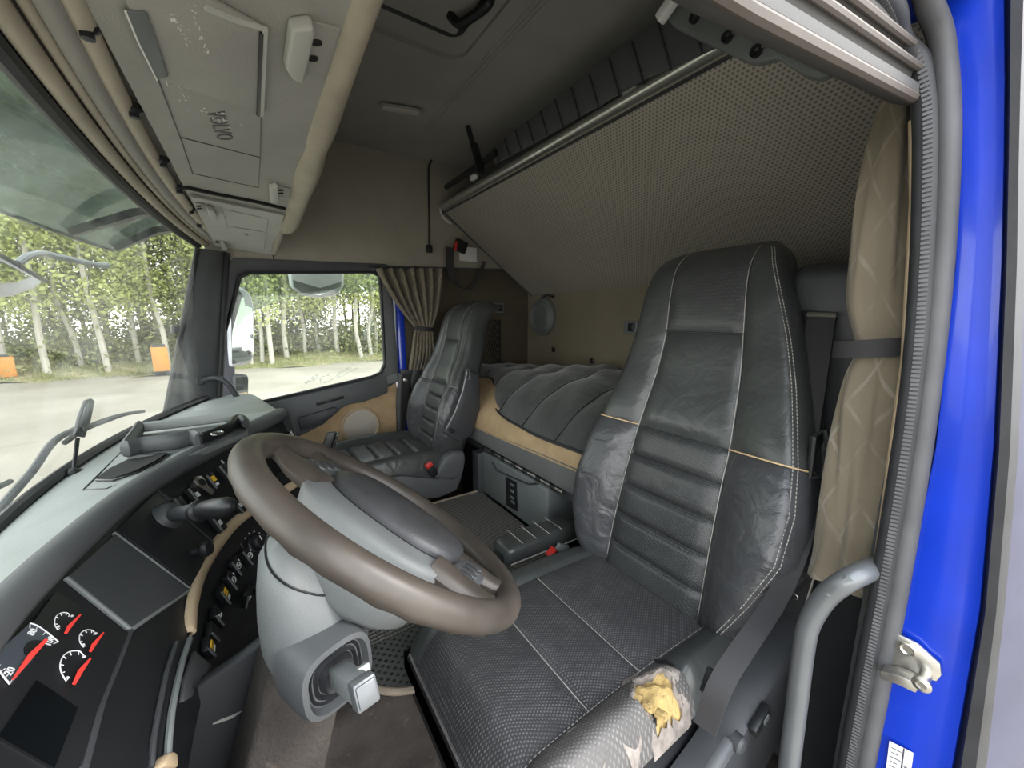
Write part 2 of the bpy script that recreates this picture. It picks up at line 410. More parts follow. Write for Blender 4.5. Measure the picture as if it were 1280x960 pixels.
# rear wall
wr = setting('wall_rear', (1.08, -1.5, -1.1))
MB().box(0.1, 2.12, -1.56, -1.5, -1.1, 0.86).build('rear_panel', 'wall_tan', wr)
for (u, v) in ((692, 437), (740, 451)):
    p = at(u, v, y=-1.5)
    MB().lathe(p, (0, 1, 0), [(0.016, 0), (0.016, 0.004), (0.01, 0.008), (0.0, 0.009)], 14).build('button', 'plastic_black', wr)

# ceiling with its embossed steps and the long joint
ce = setting('ceiling', (1.08, -0.6, 0.8))
MB().box(0.1, 2.12, -1.56, 0.2, 0.8, 0.86).build('roof_lining', 'headliner', ce)
def rrect(x0, x1, y0, y1, r, z, n=6):
    out = []
    for cx, cy, a in ((x1 - r, y1 - r, 0), (x0 + r, y1 - r, 90), (x0 + r, y0 + r, 180), (x1 - r, y0 + r, 270)):
        for k in range(n + 1):
            t = math.radians(a + 90 * k / n); out.append(V(cx + r * math.cos(t), cy + r * math.sin(t), z))
    return out
def ringmb(a, b, h):
    """raised frame between outline a and outline b, of height h downwards"""
    m = MB(); n = len(a); d = V(0, 0, -h)
    m.loft([a, [p + d for p in a], [p + d for p in b], b], caps=False)
    return m
ringmb(rrect(0.42, 1.3, -0.655, -0.04, 0.07, 0.801), rrect(0.47, 1.24, -0.62, -0.07, 0.06, 0.801), 0.012).build('embossed_step', 'headliner', ce)
for y in (-0.683, -0.697, -0.71):
    MB().tube([(0.3, y, 0.798), (1.74, y, 0.798)], 0.004, 8).build('joint_ridge', 'headliner', ce)
rh = thing('roof_hatch', (0.83, -0.33, 0.8), 'rectangular roof hatch with dark rubber rim in grey headliner', 'roof hatch')
MB().box(0.555, 1.125, -0.555, -0.105, 0.782, 0.7995).build('panel', 'headliner', rh, bevel=0.012, seg=3)
ringmb(rrect(0.54, 1.14, -0.57, -0.09, 0.04, 0.7995), rrect(0.558, 1.122, -0.552, -0.108, 0.035, 0.7995), 0.014).build('rubber_rim', 'rubber', rh)
hp = at(588, 12, z=0.77)
m = MB(); m.tube(smooth_path([hp + V(0.06, 0.03, 0.012), hp + V(0.045, 0.01, -0.01), hp + V(0, -0.005, -0.014), hp + V(-0.05, -0.02, -0.012), hp + V(-0.06, -0.03, 0.012)]), 0.012, 8)
m.build('handle', 'plastic_black', rh)
lc = at(501, 135, z=0.795)
lp = thing('ceiling_lamp', lc, 'small oblong reading lamp set in grey ceiling, unlit', 'lamp')
def stadium(c, ax, ay, L, r, n=8):
    c, ax, ay = Vector(c), Vector(ax).normalized(), Vector(ay).normalized(); out = []
    for s, a0 in ((1, -90), (-1, 90)):
        for k in range(n + 1):
            t = math.radians(a0 + 180 * k / n); out.append(c + ax * (s * L + r * math.cos(t)) + ay * (r * math.sin(t)))
    return out
ld = (at(530, 140, z=0.795) - at(472, 130, z=0.795)).normalized(); lq = V(-ld.y, ld.x, 0)
MB().prism(stadium(lc, ld, lq, 0.06, 0.024), (0, 0, -0.008)).build('bezel', 'headliner', lp, bevel=0.003)
MB().prism(stadium(lc + V(0, 0, -0.006), ld, lq, 0.054, 0.017), (0, 0, -0.006)).build('lens', 'lamp_lens', lp, bevel=0.003)

# passenger side wall: upper lining and rear side lining
wl = setting('wall_right', (2.06, -0.7, -1.1))
zt = lambda y: 0.232 - 0.044 * (y + 0.09)
pts = [V(2.06, y, z) for y, z in ((0.14, 0.225), (-0.09, zt(-0.09)), (-0.6, zt(-0.6)), (-1.5, zt(-1.5)), (-1.5, 0.82), (0.14, 0.82))]
MB().prism(pts, (0.06, 0, 0)).build('upper_lining', 'panel_beige', wl, bevel=0.004)
MB().tube([(2.057, 0.1, 0.225), (2.057, -0.09, zt(-0.09) - 0.002), (2.057, -0.6, zt(-0.6) - 0.002), (2.057, -1.3, zt(-1.3) - 0.002)], 0.006, 8).build('lining_edge', 'plastic_roll', wl)
MB().tube([(2.056, -0.1, zt(-0.1)), (2.056, -0.1, 0.31)], 0.0025, 6).build('lining_seam', 'plastic_roll', wl)
MB().box(2.07, 2.12, -1.5, -0.66, -1.1, 0.3).build('rear_side_lining', 'wall_tan_shaded', wl)
MB().box(2.05, 2.12, -0.63, 0.46, -1.12, -0.9).build('sill', 'plastic_dark', wl)
MB().box(2.065, 2.072, -0.74, -0.66, -0.9, 0.25).build('pillar_lining', 'wall_tan_shaded', wl, bevel=0.002)
# blue painted door jamb behind the passenger door and its rubber
MB().box(2.045, 2.12, -0.672, -0.632, -0.95, 0.24).build('jamb', 'paint_blue', wl, bevel=0.008)
MB().tube(smooth_path([(2.04, -0.636, -0.3), (2.035, -0.628, -0.36), (2.035, -0.618, -0.44), (2.035, -0.612, -0.6), (2.035, -0.61, -0.9)]), 0.016, 10).build('door_rubber', 'rubber_grey', wl)
# storage net on the side lining
nt_ = thing('storage_net', (2.06, -1.2, -0.3), 'black mesh storage net on shaded side wall behind passenger seat', 'net')
a0, a1 = at(601, 400, x=2.064), at(622, 455, x=2.064)
y0, y1, z0, z1 = a0.y, a1.y - 0.02, a1.z, a0.z
for k in range(9):
    t = k / 8
    for s in (1, -1):
        pa = V(2.064, lerp(y0, y1, t), z0 if s > 0 else z1); 
        L_ = min(1 - t, 1) ; pb = V(2.064, lerp(y0, y1, min(1, t + 0.9)), 0)
        dy = (y1 - y0); dz = (z1 - z0)
        f = min(1 - t, 0.75); pb = V(2.064, pa.y + dy * f, pa.z + s * dz * f / 0.75)
        if f > 0.05: MB().tube([pa, pb], 0.0022, 5).build('strand', 'net_black', nt_)
m = MB(); m.tube([V(2.064, y0, z0), V(2.064, y1, z0), V(2.064, y1, z1), V(2.064, y0, z1), V(2.064, y0, z0)], 0.004, 6); m.build('net_border', 'net_black', nt_)

# front bulkhead below the glass
wf = setting('wall_front', (1.08, 0.42, -1.1))
MB().box(0.1, 2.12, 0.33, 0.37, -1.1, -0.44).build('bulkhead', 'plastic_black', wf)

# ------------------------------------------------------------------ windshield
w1 = setting('window_1', (1.075, 0.38, -0.34))
rows, uvs = [], []
for i in range(9):
    t = i / 8; r = []; uu = []
    for j in range(33):
        x = 0.12 + 1.9 * j / 32
        r.append(V(x, lerp(WB(x), WT(x), t) + 0.012 * math.sin(math.pi * t), lerp(ZWB, ZWT, t))); uu.append((x, t * 0.63))
    rows.append(r); uvs.append(uu)
MB().grid(rows, uvs).build('pane', 'glass_windshield', w1)
def along(yf, zf, x0, x1, n=24): return [V(lerp(x0, x1, k / n), yf(lerp(x0, x1, k / n)), zf) for k in range(n + 1)]
MB().tube(along(lambda x: WB(x) - 0.004, ZWB + 0.006, 0.12, 2.02), 0.012, 8).build('lower_gasket', 'rubber', w1)
MB().tube(along(lambda x: WT(x), ZWT, 0.12, 1.98), 0.012, 8).build('upper_gasket', 'rubber', w1)
# cream header mouldings above the glass
th_ = setting('trim_2', (1.075, 0.15, 0.27))
for dy, z, rr, mt in ((-0.022, 0.283, 0.011, 'rail_cream'), (-0.04, 0.291, 0.006, 'rail_cream'), (-0.056, 0.298, 0.0135, 'headliner'), (-0.074, 0.302, 0.012, 'rail_cream')):
    MB().tube(along(lambda x: WT(x) + dy, z, 0.12, 2.0), rr, 10).build('header_moulding', mt, th_)
m = MB(); m.slab([[V(x, WT(x) + 0.01, ZWT + 0.02), V(x, WT(x) - 0.06, 0.312), V(x, 0.09, 0.32)] for x in [0.12 + 1.9 * k / 20 for k in range(21)]], V(0, 0, 0.02))
m.build('header_panel', 'headliner', th_)
MB().box(0.1, 2.12, 0.1, 0.2, 0.33, 0.82).build('front_lining', 'headliner', th_)
m = MB(); m.slab([[V(x, WT(x) - 0.004, ZWT - 0.002), V(x, WT(x) + 0.012, ZWT + 0.016)] for x in [0.12 + 1.9 * k / 20 for k in range(21)]], V(0, 0.03, 0.05)); m.build('roof_front', 'paint_blue', th_)

# passenger A pillar
ap = setting('trim_1', (2.03, 0.2, -0.42))
rings = []
for t in [k / 10 for k in range(11)]:
    z = lerp(-0.47, 0.262, t)
    a = V(1.965, lerp(0.345, 0.15, t), z); b = V(2.045, lerp(0.175, 0.07, t), z); c = V(2.11, lerp(0.2, 0.1, t), z); d = V(2.08, lerp(0.36, 0.17, t), z)
    mid = (a + b) / 2 + V(-0.012, -0.012, 0)
    rings.append([a, lerp(a, mid, 0.5) + V(-0.004, -0.004, 0), mid, lerp(mid, b, 0.5) + V(-0.004, -0.004, 0), b, c, d])
MB().loft(rings).build('pillar_cover', 'plastic_roll', ap)
MB().tube([r[0] + V(-0.004, 0.002, 0) for r in rings], 0.009, 8).build('glass_gasket', 'rubber', ap)
MB().tube([r[4] + V(-0.004, -0.004, 0) for r in rings], 0.011, 8).build('door_gasket', 'rubber', ap)
p = at(234, 475, x=2.0); MB().lathe(p + V(-0.008, -0.012, 0), (-0.8, -0.6, 0), [(0.011, -0.01), (0.011, 0.004), (0.006, 0.006), (0, 0.006)], 14).build('screw_cap', 'plastic_black', ap)
p = at(219, 412, x=1.975); MB().obox(p + V(-0.006, 0, 0), (0.012, 0.004, 0), (0, 0.012, 0), (0, 0, 0.016)).build('clip', 'plastic_black', ap, bevel=0.003)
gh = thing('grab_handle', at(270, 472, x=1.99), 'dark curved grab handle at the far windshield pillar', 'handle')
pth = smooth_path([at(252, 476, x=2.0), at(268, 472, x=1.975), at(283, 478, x=1.965), at(297, 498, x=1.965), at(303, 517, x=1.97), at(306, 535, x=1.99)])
MB().tube(pth, 0.0115, 10).build('bar', 'plastic_dark', gh)
MB().lathe(at(250, 476, x=2.0), (-1, -0.3, 0), [(0.02, -0.02), (0.02, 0.006), (0.013, 0.012)], 14).build('foot', 'plastic_dark', gh)

# ------------------------------------------------------------------ passenger door with window
d1 = setting('door_1', (2.06, -0.25, -1.0))
X0 = DOOR_X
Wn = [at(u, v, x=X0) for u, v in ((300, 346), (312, 341), (466, 340), (475, 345), (477, 360), (482, 455), (477, 466), (466, 471), (300, 509), (268, 508), (258, 500))]
On = [V(X0, 0.125, -0.02) + V(0, -0.06, 0.235), V(X0, 0.045, 0.245), V(X0, -0.585, 0.265), V(X0, -0.61, 0.255), V(X0, -0.615, 0.15), V(X0, -0.625, -0.25), V(X0, -0.625, -0.34), V(X0, -0.58, -0.365), V(X0, 0.03, -0.5), V(X0, 0.16, -0.52), V(X0, 0.2, -0.42)]
m = MB(); d = V(0.05, 0, 0); ins = V(0.015, 0, 0)
m.loft([[p + d for p in Wn], [p + ins for p in Wn], [lerp(p, q, 0.22) for p, q in zip(Wn, On)], On, [p + d for p in On]], caps=False)
m.build('window_surround', 'plastic_dark', d1, angle=50)
m = MB(); n = len(Wn); m.add([p + V(0.03, 0, 0) for p in Wn], [tuple(range(n))]); pane1 = m.build('pane', 'glass_side', d1)
m = MB(); m.tube([p + V(0.012, 0, 0) for p in Wn] + [Wn[0] + V(0.012, 0, 0)], 0.007, 8); m.build('glass_seal', 'rubber', d1)
# sill ledge, dark arm piece, tan lower card
sl0, sl1 = V(X0, 0.16, -0.43), V(X0, -0.615, -0.295)
m = MB(); m.loft([[p + V(0.03, 0, 0.0), p + V(-0.004, 0, -0.006), p + V(-0.012, 0, -0.02), p + V(-0.008, 0, -0.05), p + V(0.03, 0, -0.06)] for p in (sl0, lerp(sl0, sl1, .5), sl1)])
m.build('sill_ledge', 'plastic_grey', d1)
pa, pb = at(395, 505, x=X0 - 0.01), at(430, 496, x=X0 - 0.01)
m = MB(); m.obox((pa + pb) / 2 + V(-0.001, 0, 0), (0.004, 0, 0), (pb - pa) / 2, (0, 0.002, 0.008)); m.build('sill_slot', 'plastic_black', d1, bevel=0.002)
bd = [at(u, v, x=X0) for u, v in ((300, 512), (484, 470), (484, 491), (468, 497), (454, 502), (436, 505), (426, 510), (417, 518), (404, 530), (385, 540), (340, 560), (300, 560))]
MB().prism([p + V(0.012, 0, 0) for p in bd], (-0.024, 0, 0)).build('arm_piece', 'plastic_roll', d1, bevel=0.006)
hb = [at(u, v, x=X0 - 0.012) for u, v in ((372, 522), (418, 508), (424, 512), (414, 521), (400, 532), (376, 538))]
MB().prism(hb, (-0.014, 0, 0)).build('pull_pocket', 'plastic_dark', d1, bevel=0.005)
cd_ = [V(X0 + 0.01, y, z) for y, z in ((0.2, -0.45), (-0.615, -0.31), (-0.625, -0.6), (-0.6, -1.05), (0.2, -1.05))]
MB().prism(cd_, (0.05, 0, 0)).build('lower_card', 'fabric_tan', d1, bevel=0.006)
spc = at(451, 532, x=X0)
spk = MB().lathe(spc + V(0.012, 0, 0), (-1, 0, 0), [(0.098, 0), (0.098, 0.012), (0.09, 0.02), (0.086, 0.016)], 36).build('speaker_bezel', 'trim_tan', d1)
MB().lathe(spc + V(0.012, 0, 0), (-1, 0, 0), [(0.088, 0.0), (0.088, 0.014), (0.07, 0.02), (0.03, 0.023), (0.0, 0.0235)], 36).build('speaker_grille', 'speaker_grille', d1)
# finger-drawn marks in the dust of the pane
def smear(pts, r=0.006):
    P = smooth_path([at(u, v, x=X0 + 0.027) for u, v in pts], 6); m = MB(); rows = []
    for i, p in enumerate(P):
        t = (P[min(i + 1, len(P) - 1)] - P[max(i - 1, 0)]).normalized(); s = V(0, -t.z, t.y) * r * (0.6 + 0.4 * math.sin(i * 1.7)); rows.append([p - s, p, p + s])
    m.grid(rows)
    return m.build('dust_mark', 'dust_smear', d1)
c5 = lambda *p: [(230 + x / 3.309, 310 + y / 3.309) for x, y in p]
smear(c5((742, 290), (745, 320), (748, 380), (752, 345), (775, 290), (776, 330), (778, 345)), 0.008)
smear(c5((740, 420), (760, 405), (785, 415), (780, 440), (755, 445), (735, 465), (765, 470), (790, 460)), 0.007)
smear(c5((500, 560), (545, 540), (548, 525), (520, 545), (500, 560)), 0.006)
smear(c5((600, 525), (570, 535), (565, 555), (600, 550), (650, 515), (700, 485)), 0.006)
smear(c5((630, 540), (680, 515), (720, 495)), 0.005)
smear(c5((715, 440), (720, 470)), 0.006)

# ------------------------------------------------------------------ driver's door opening (near side)
YJ = -0.7
wn = setting('wall_left', (0.1, -0.8, -1.1))
def band(pix, y=YJ): return [at(u, v, y=y) for u, v in pix]
def ext(P, zlo=-1.15, zhi=None):
    P = [p.copy() for p in P]; lo = P[-1]; P.append(V(lo.x, lo.y, zlo)); return P
blue_in = ext(band(((1180, 0), (1197, 100), (1200, 200), (1195, 330), (1170, 560), (1130, 760), (1090, 960))))
blue_out = ext(band(((1255, 0), (1256, 100), (1255, 200), (1252, 330), (1242, 560), (1225, 760), (1190, 960))))
rub_out = ext(band(((1290, 0), (1285, 100), (1282, 200), (1280, 330), (1272, 560), (1255, 760), (1232, 960))))
for L in (blue_in, blue_out, rub_out): L.insert(0, L[0] + (L[0] - L[1]) * 1.6)
m = MB(); m.slab([[a + V(0.012, -0.03, 0), a, lerp(a, b, 0.5) + V(0, 0.004, 0), lerp(a, b, 0.8) + V(0, 0.001, 0), b + V(0, 0.003, 0), b + V(-0.004, -0.02, 0)] for a, b in zip(blue_in, blue_out)], V(0.0, -0.04, 0))
m.build('pillar_blue', 'paint_blue', wn)
m = MB(); m.slab([[a + V(0, -0.008, 0), lerp(a, b, 0.3) + V(0, 0.012, 0), lerp(a, b, 0.75) + V(0, 0.012, 0), b + V(0, -0.006, 0)] for a, b in zip(blue_out, rub_out)], V(0, -0.03, 0))
m.build('weatherstrip', 'rubber', wn)
# side of the sleeper behind the pillar (outside skin)
m = MB(); m.slab([[a + V(0.0, -0.012, 0), a + V(-0.03, -0.08, 0), a + V(-0.035, -0.9, 0)] for a in rub_out], V(0.03, -0.01, 0)); m.build('outer_skin', 'lilac_sky_and_paint', wn)
# flange and ribbed inner seal running up the pillar and forward over the opening
flange = band(((1080, 960), (1128, 700), (1165, 450), (1184, 200), (1178, 60)), YJ + 0.005)
flange = [V(flange[0].x, YJ, -1.15)] + flange + [V(0.155, -0.655, 0.345), V(0.152, -0.56, 0.365), V(0.15, -0.2, 0.36), V(0.15, 0.25, 0.34)]
MB().tube(smooth_path(flange, 6), 0.0115, 10).build('frame_flange', 'rubber_grey', wn)
seal = band(((1060, 960), (1108, 700), (1145, 450), (1158, 200), (1150, 90)), YJ + 0.01)
seal = [V(seal[0].x, YJ, -1.15)] + seal + [V(0.175, -0.655, 0.315), V(0.172, -0.57, 0.33), V(0.168, -0.2, 0.325), V(0.165, 0.25, 0.31)]
sp_ = smooth_path(seal, 6)
MB().tube(sp_, 0.0125, 10).build('door_seal', 'rubber', wn)
# ribs along the seal
Ls = [0]
for i in range(1, len(sp_)): Ls.append(Ls[-1] + (sp_[i] - sp_[i - 1]).length)
ribs = MB(); s = 0.0
while s < Ls[-1] - 0.01:
    i = max(k for k in range(len(Ls)) if Ls[k] <= s); t = (s - Ls[i]) / max(1e-6, Ls[min(i + 1, len(Ls) - 1)] - Ls[i])
    p = lerp(sp_[i], sp_[min(i + 1, len(sp_) - 1)], t); tn = (sp_[min(i + 1, len(sp_) - 1)] - sp_[max(i - 1, 0)]).normalized()
    nrm = V(-0.25, 0.97, 0) if abs(tn.z) > 0.5 else V(-0.2, 0, -1)
    sd = tn.cross(nrm).normalized()
    ribs.obox(p + nrm * 0.0115, sd * 0.004, tn * 0.0016, nrm * 0.002); s += 0.0055
ro = ribs.build('seal_ribs', 'rubber_grey', wn, smooth=False); ro['kind'] = 'stuff'
# inner edge piece (tan lip) between curtain and seal
lip = band(((1052, 960), (1098, 700), (1132, 450), (1143, 250), (1142, 150)), YJ - 0.01)
MB().tube([V(lip[0].x, lip[0].y, -1.1)] + lip, 0.005, 6).build('lining_lip', 'trim_tan', wn)
# lining inside the pillar
m = MB(); m.box(0.118, 0.138, -1.5, -0.735, -1.1, 0.32); m.build('side_lining', 'plastic_dark', wn)
MB().box(0.09, 0.117, -1.5, -0.735, -1.15, 0.85).build('side_core', 'plastic_black', wn)
# lining above the door opening with its long cream mouldings
def hz(y): return interp([-0.72, -0.654, -0.268, 0.0, 0.3], [0.262, 0.253, 0.198, 0.185, 0.185], y)
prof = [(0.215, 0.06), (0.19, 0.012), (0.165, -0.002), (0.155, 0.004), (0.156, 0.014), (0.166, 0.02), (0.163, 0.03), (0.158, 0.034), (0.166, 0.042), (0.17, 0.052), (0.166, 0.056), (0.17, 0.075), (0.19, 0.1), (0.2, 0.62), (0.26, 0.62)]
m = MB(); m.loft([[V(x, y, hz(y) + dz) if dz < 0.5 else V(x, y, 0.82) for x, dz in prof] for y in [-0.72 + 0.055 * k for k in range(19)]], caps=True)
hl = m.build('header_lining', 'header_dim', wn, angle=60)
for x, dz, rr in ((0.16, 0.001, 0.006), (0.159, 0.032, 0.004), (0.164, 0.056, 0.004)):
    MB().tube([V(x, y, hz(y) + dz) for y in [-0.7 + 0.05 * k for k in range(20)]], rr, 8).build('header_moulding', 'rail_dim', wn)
MB().box(0.12, 0.2, -0.72, 0.3, 0.36, 0.86).build('roof_side', 'paint_blue', wn)
MB().box(0.1, 0.2, 0.2, 0.3, -1.1, 0.86).build('front_pillar', 'plastic_dark', wn)
# ================================================================== OVERHEAD CONSOLE
def surf_tool(mb):
    tree = BVHTree.FromPolygons([tuple(p) for p in mb.v], mb.f)
    def hit(u, v, lift=0.0):
        d = ray(u, v).normalized(); loc, n, i, dist = tree.ray_cast(Vector((0, 0, 0)), d)
        if loc is None:
            best = None
            for k in range(60):
                q = d * (0.3 + 0.035 * k); r_ = tree.find_nearest(q)
                if r_[0] is not None and (best is None or (r_[0] - q).length < best[0]): best = ((r_[0] - q).length, r_)
            loc, n, i, dist = best[1]
        if n.dot(d) > 0: n = -n
        return loc + n * lift, n
    return hit
oc = thing('overhead_console', (1.1, 0.0, 0.28), 'grey overhead storage console with padded beige lower edge above windshield', 'console')
cxs = [0.2, 0.4, 0.6, 0.8, 1.0, 1.2, 1.4, 1.48, 1.6, 1.74, 1.88, 2.0]
cf = lambda x: V(x, 0.105, interp([0, 1.5, 2.0], [0.298, 0.297, 0.285], x))
cr = lambda x: V(x, interp([0, 1.5, 2.0], [-0.13, -0.128, -0.095], x), interp([0, 1.4, 1.48, 1.74, 2.0], [0.352, 0.35, 0.346, 0.318, 0.268], x))
m = MB(); m.loft([[cf(x), lerp(cf(x), cr(x), .33), lerp(cf(x), cr(x), .66), cr(x), cr(x) + V(0, -0.01, 0.02), V(x, cr(x).y - 0.01, 0.47), V(x, 0.11, 0.47)] for x in cxs])
m.build('body', 'console_grey', oc, angle=35)
hitc = surf_tool(m)
def plate(pix, th, name, mat, parent, hit, lift=0.0005, bevel=0.0, sub=0):
    P = [hit(u, v, lift) for u, v in pix]; n = sum((q for _, q in P), Vector()).normalized()
    return MB().prism([p for p, _ in P], n * th).build(name, mat, parent, bevel=bevel)
def patch(c4p, th, name, mat, parent, hit, lift=0.0005, nu=8, nv=8, bevel=0.0):
    """plate that follows the surface: four corners of the photo's outline"""
    a, b, c, d = [Vector((x, y, 0)) for x, y in c4p]; rows = []; nn = Vector()
    for i in range(nv + 1):
        r = []
        for j in range(nu + 1):
            q = lerp(lerp(a, b, j / nu), lerp(d, c, j / nu), i / nv); p, n = hit(q.x, q.y, lift); r.append(p); nn += n
        rows.append(r)
    m = MB(); m.slab(rows, nn.normalized() * th); o = m.build(name, mat, parent, bevel=bevel, angle=50); return o, m
def line(pix, r, name, mat, parent, hit, lift=0.0, n=5):
    return MB().tube([hit(u, v, lift)[0] for u, v in pix], r, n).build(name, mat, parent)
k1 = lambda *p: [(x / 2.909, y / 2.909) for x, y in p]
k7 = lambda *p: [(220 + x / 6.4, 200 + y / 6.4) for x, y in p]
# sliding tray plate
tr = plate(k1((430, -60), (700, -60), (960, 85), (948, 400), (575, 272)), 0.006, 'tray_plate', 'console_grey', oc, hitc, bevel=0.002)
line(k1((735, -5), (850, 45), (955, 80), (945, 402)), 0.004, 'tray_edge', 'console_light', oc, hitc, 0.006)
line(k1((943, 90), (933, 400)), 0.003, 'tray_gap', 'plastic_black', oc, hitc, 0.007)
plate(k1((440, 0), (520, 10), (560, 120), (600, 250), (560, 262), (490, 120)), 0.003, 'dark_patch', 'plastic_grey', oc, hitc, lift=0.0062, bevel=0.001)
line(k1((440, 0), (490, 120), (560, 262)), 0.0012, 'patch_edge', 'scuff_white', oc, hitc, 0.009)
line(k1((575, 290), (655, 500), (700, 630), (940, 682), (946, 575), (950, 410)), 0.0011, 'panel_joint', 'plastic_roll', oc, hitc, 0.0003)
line(k1((655, 498), (945, 572)), 0.0011, 'panel_joint', 'plastic_roll', oc, hitc, 0.0003)
# scuffs on the paint
random.seed(4)
def scuff(cx, cy, dx, dy, n, w):
    for k in range(n):
        t = random.random(); x = cx + dx * t + random.gauss(0, w); y = cy + dy * t + random.gauss(0, w); L = random.uniform(4, 14)
        a = math.atan2(dy, dx) + random.gauss(0, .4)
        q = k1((x, y), (x + L * math.cos(a), y + L * math.sin(a)))
        line(q, random.uniform(0.0004, 0.001), 'scuff_mark', 'scuff_white', oc, hitc, 0.0062, 4)
scuff(610, 20, 70, 110, 26, 7); scuff(690, 0, 55, 170, 18, 8); scuff(590, 260, 90, 90, 14, 14); scuff(740, 390, 140, 70, 12, 14); scuff(500, 40, 40, 140, 9, 8)
# embossed name
pc, nc = hitc(275, 158, 0.0006); pa, _ = hitc(268, 138); pb, _ = hitc(282, 176)
rt = (pb - pa); text_mb('VOLVO', pc, rt, nc.cross(rt), 0.036, 0.0008).build('lettering', 'plastic_roll', oc, smooth=False)
# second locker lid with dark gap
line(k7((60, 208), (300, 262), (600, 320), (865, 385)), 0.0075, 'lid_gap', 'dark_void', oc, hitc, -0.001, 8)
lid, lm = patch(k7((108, 268), (858, 425), (775, 765), (312, 675)), 0.007, 'locker_lid', 'console_light', oc, hitc)
hl_ = surf_tool(lm)
for q in (((365, 375), (415, 545)), ((740, 470), (705, 715)), ((430, 530), (725, 580)), ((390, 395), (730, 470))): line(k7(*q), 0.0009, 'rib', 'console_grey', lid, hl_, 0.0, 4)
pc, nc = hl_(308, 293, 0.0003); pa, _ = hl_(308, 288); pb, _ = hl_(310, 298)
text_mb('2', pc, nc.cross(pb - pa), (pb - pa) * -1, 0.03, 0.0006).build('numeral', 'plastic_roll', lid, smooth=False)
# spring clips
def clip(pix_bar, pix_slot, name='spring_clip', par=oc, mat='console_light', lift=0.0, hitc=hitc):
    P = [hitc(u, v, lift)[0] for u, v in pix_bar]; n = hitc(*pix_bar[0])[1]
    c = MB().prism(P, n * 0.016).build(name, mat, par, bevel=0.004, seg=3)
    Q = [hitc(u, v, lift)[0] for u, v in pix_slot]
    MB().prism(Q, n * 0.003).build('clip_base', 'console_grey', c, bevel=0.001)
    for t in (0.3, 0.6):
        q = lerp(lerp(Q[0], Q[3], t), lerp(Q[1], Q[2], t), 0.3)
        MB().lathe(q + n * 0.003, n, [(0.007, 0), (0.007, 0.0012), (0, 0.0013)], 12).build('clip_hole', 'dark_void', c)
    return c
clip(k1((1045, 55), (1125, 45), (1132, 68), (1092, 265), (1050, 245), (1025, 205)), k1((1130, 70), (1235, 95), (1175, 285), (1095, 262)))
clip(k1((975, 665), (1005, 660), (1008, 720), (978, 720)), k1((1006, 672), (1055, 682), (1048, 718), (1006, 710)))
clip(k7((235, 350), (285, 360), (320, 410), (310, 445), (255, 430)), k7((150, 335), (225, 345), (230, 405), (175, 400)), par=lid, hitc=hl_)
clip(k7((360, 645), (385, 648), (410, 675), (400, 695), (362, 690)), k7((315, 635), (350, 645), (355, 670), (320, 660)), par=lid, hitc=hl_)
plate(k7((575, 752), (600, 742), (730, 772), (725, 795), (625, 800)), 0.012, 'pull_tab', 'label_white', oc, hitc, bevel=0.004)
for u, v in k1((345, 88), (512, 405), (616, 602), (668, 685), (712, 772), (738, 822)):
    p = at(u - 2, v, y=0.11); MB().lathe(V(p.x, 0.116, cf(p.x).z + 0.002), (0, 0, -1), [(0.011, -0.004), (0.011, 0.004), (0.006, 0.008), (0.006, 0.014), (0, 0.0145)], 10).build('pin', 'plastic_black', oc)
# padded beige roll along the lower rear edge
rp_ = []; rr = []
for k in range(31):
    x = lerp(0.2, 1.74, k / 30); c = cr(x)
    rp_.append(c + V(0, interp([.2, .6, 1.4], [-.008, -.012, -.022], x), 0.012 + 0.003 * math.sin(x * 9))); rr.append(interp([.2, .5, 1.0, 1.6], [.019, .022, .029, .036], x) + 0.003 * math.sin(x * 7.0 + 1) - 0.006 * math.exp(-((x - 1.0) / 0.06) ** 2) + (0.0 if k < 30 else -0.008))
MB().tube(rp_, rr, 16, flat=0.8, upv=(0, 0, 1)).build('padded_edge', 'padded_beige', oc)
m = MB(); m.tube([cr(x) + V(0, -0.006, 0.004) for x in (1.7, 1.8, 1.9, 2.0)], [0.014, 0.014, 0.013, 0.012], 10); m.build('edge_moulding', 'panel_beige', oc)
# ================================================================== DASHBOARD
dash = thing('dashboard', (1.0, 0.2, -1.0), 'wrap-around grey truck dashboard with black switch panels and tan trim strip', 'dashboard')
LX = [0.13, 0.30, 0.53, 0.73, 0.926, 1.115, 1.25, 1.391]
LY = [0.115, 0.19, 0.228, 0.215, 0.174, 0.087, 0.012, -0.064]
BX = [0.13, 0.32, 0.55, 0.77, 0.98, 1.2, 1.33, 1.45]
F1 = [(0.15, 0.04), (0.32, 0.13), (0.53, 0.13), (0.70, 0.122), (0.864, 0.12), (0.992, 0.082), (1.071, 0.021), (1.19, -0.088)]
F2 = [(0.15, 0.06), (0.32, 0.12), (0.53, 0.125), (0.715, 0.115), (0.87, 0.082), (0.97, 0.032), (1.04, -0.028), (1.14, -0.12)]
def dense(P, n=6): return smooth_path(P, n)
lipP = dense([V(x, y, -0.30) for x, y in zip(LX, LY)])
bas = dense([V(x, WB(x) + 0.006, -0.345) for x in BX])
f1P = dense([V(x, y, -0.45) for x, y in F1]); f2P = dense([V(x, y, -0.57) for x, y in F2])
f3P = dense([V(x + 0.02, y + 0.09, -0.82) for x, y in F2])
NS = len(lipP)
def outw(i):   # horizontal direction from the lip towards the glass
    t = (lipP[min(i + 1, NS - 1)] - lipP[max(i - 1, 0)]).normalized(); return V(-t.y, t.x, 0)
topm = MB(); rows = []
for i in range(NS):
    o = outw(i); a = bas[i]; e = lipP[i] + o * 0.032 + V(0, 0, 0.012)
    rows.append([a, lerp(a, e, 0.33) + V(0, 0, 0.006), lerp(a, e, 0.66) + V(0, 0, 0.007), e])
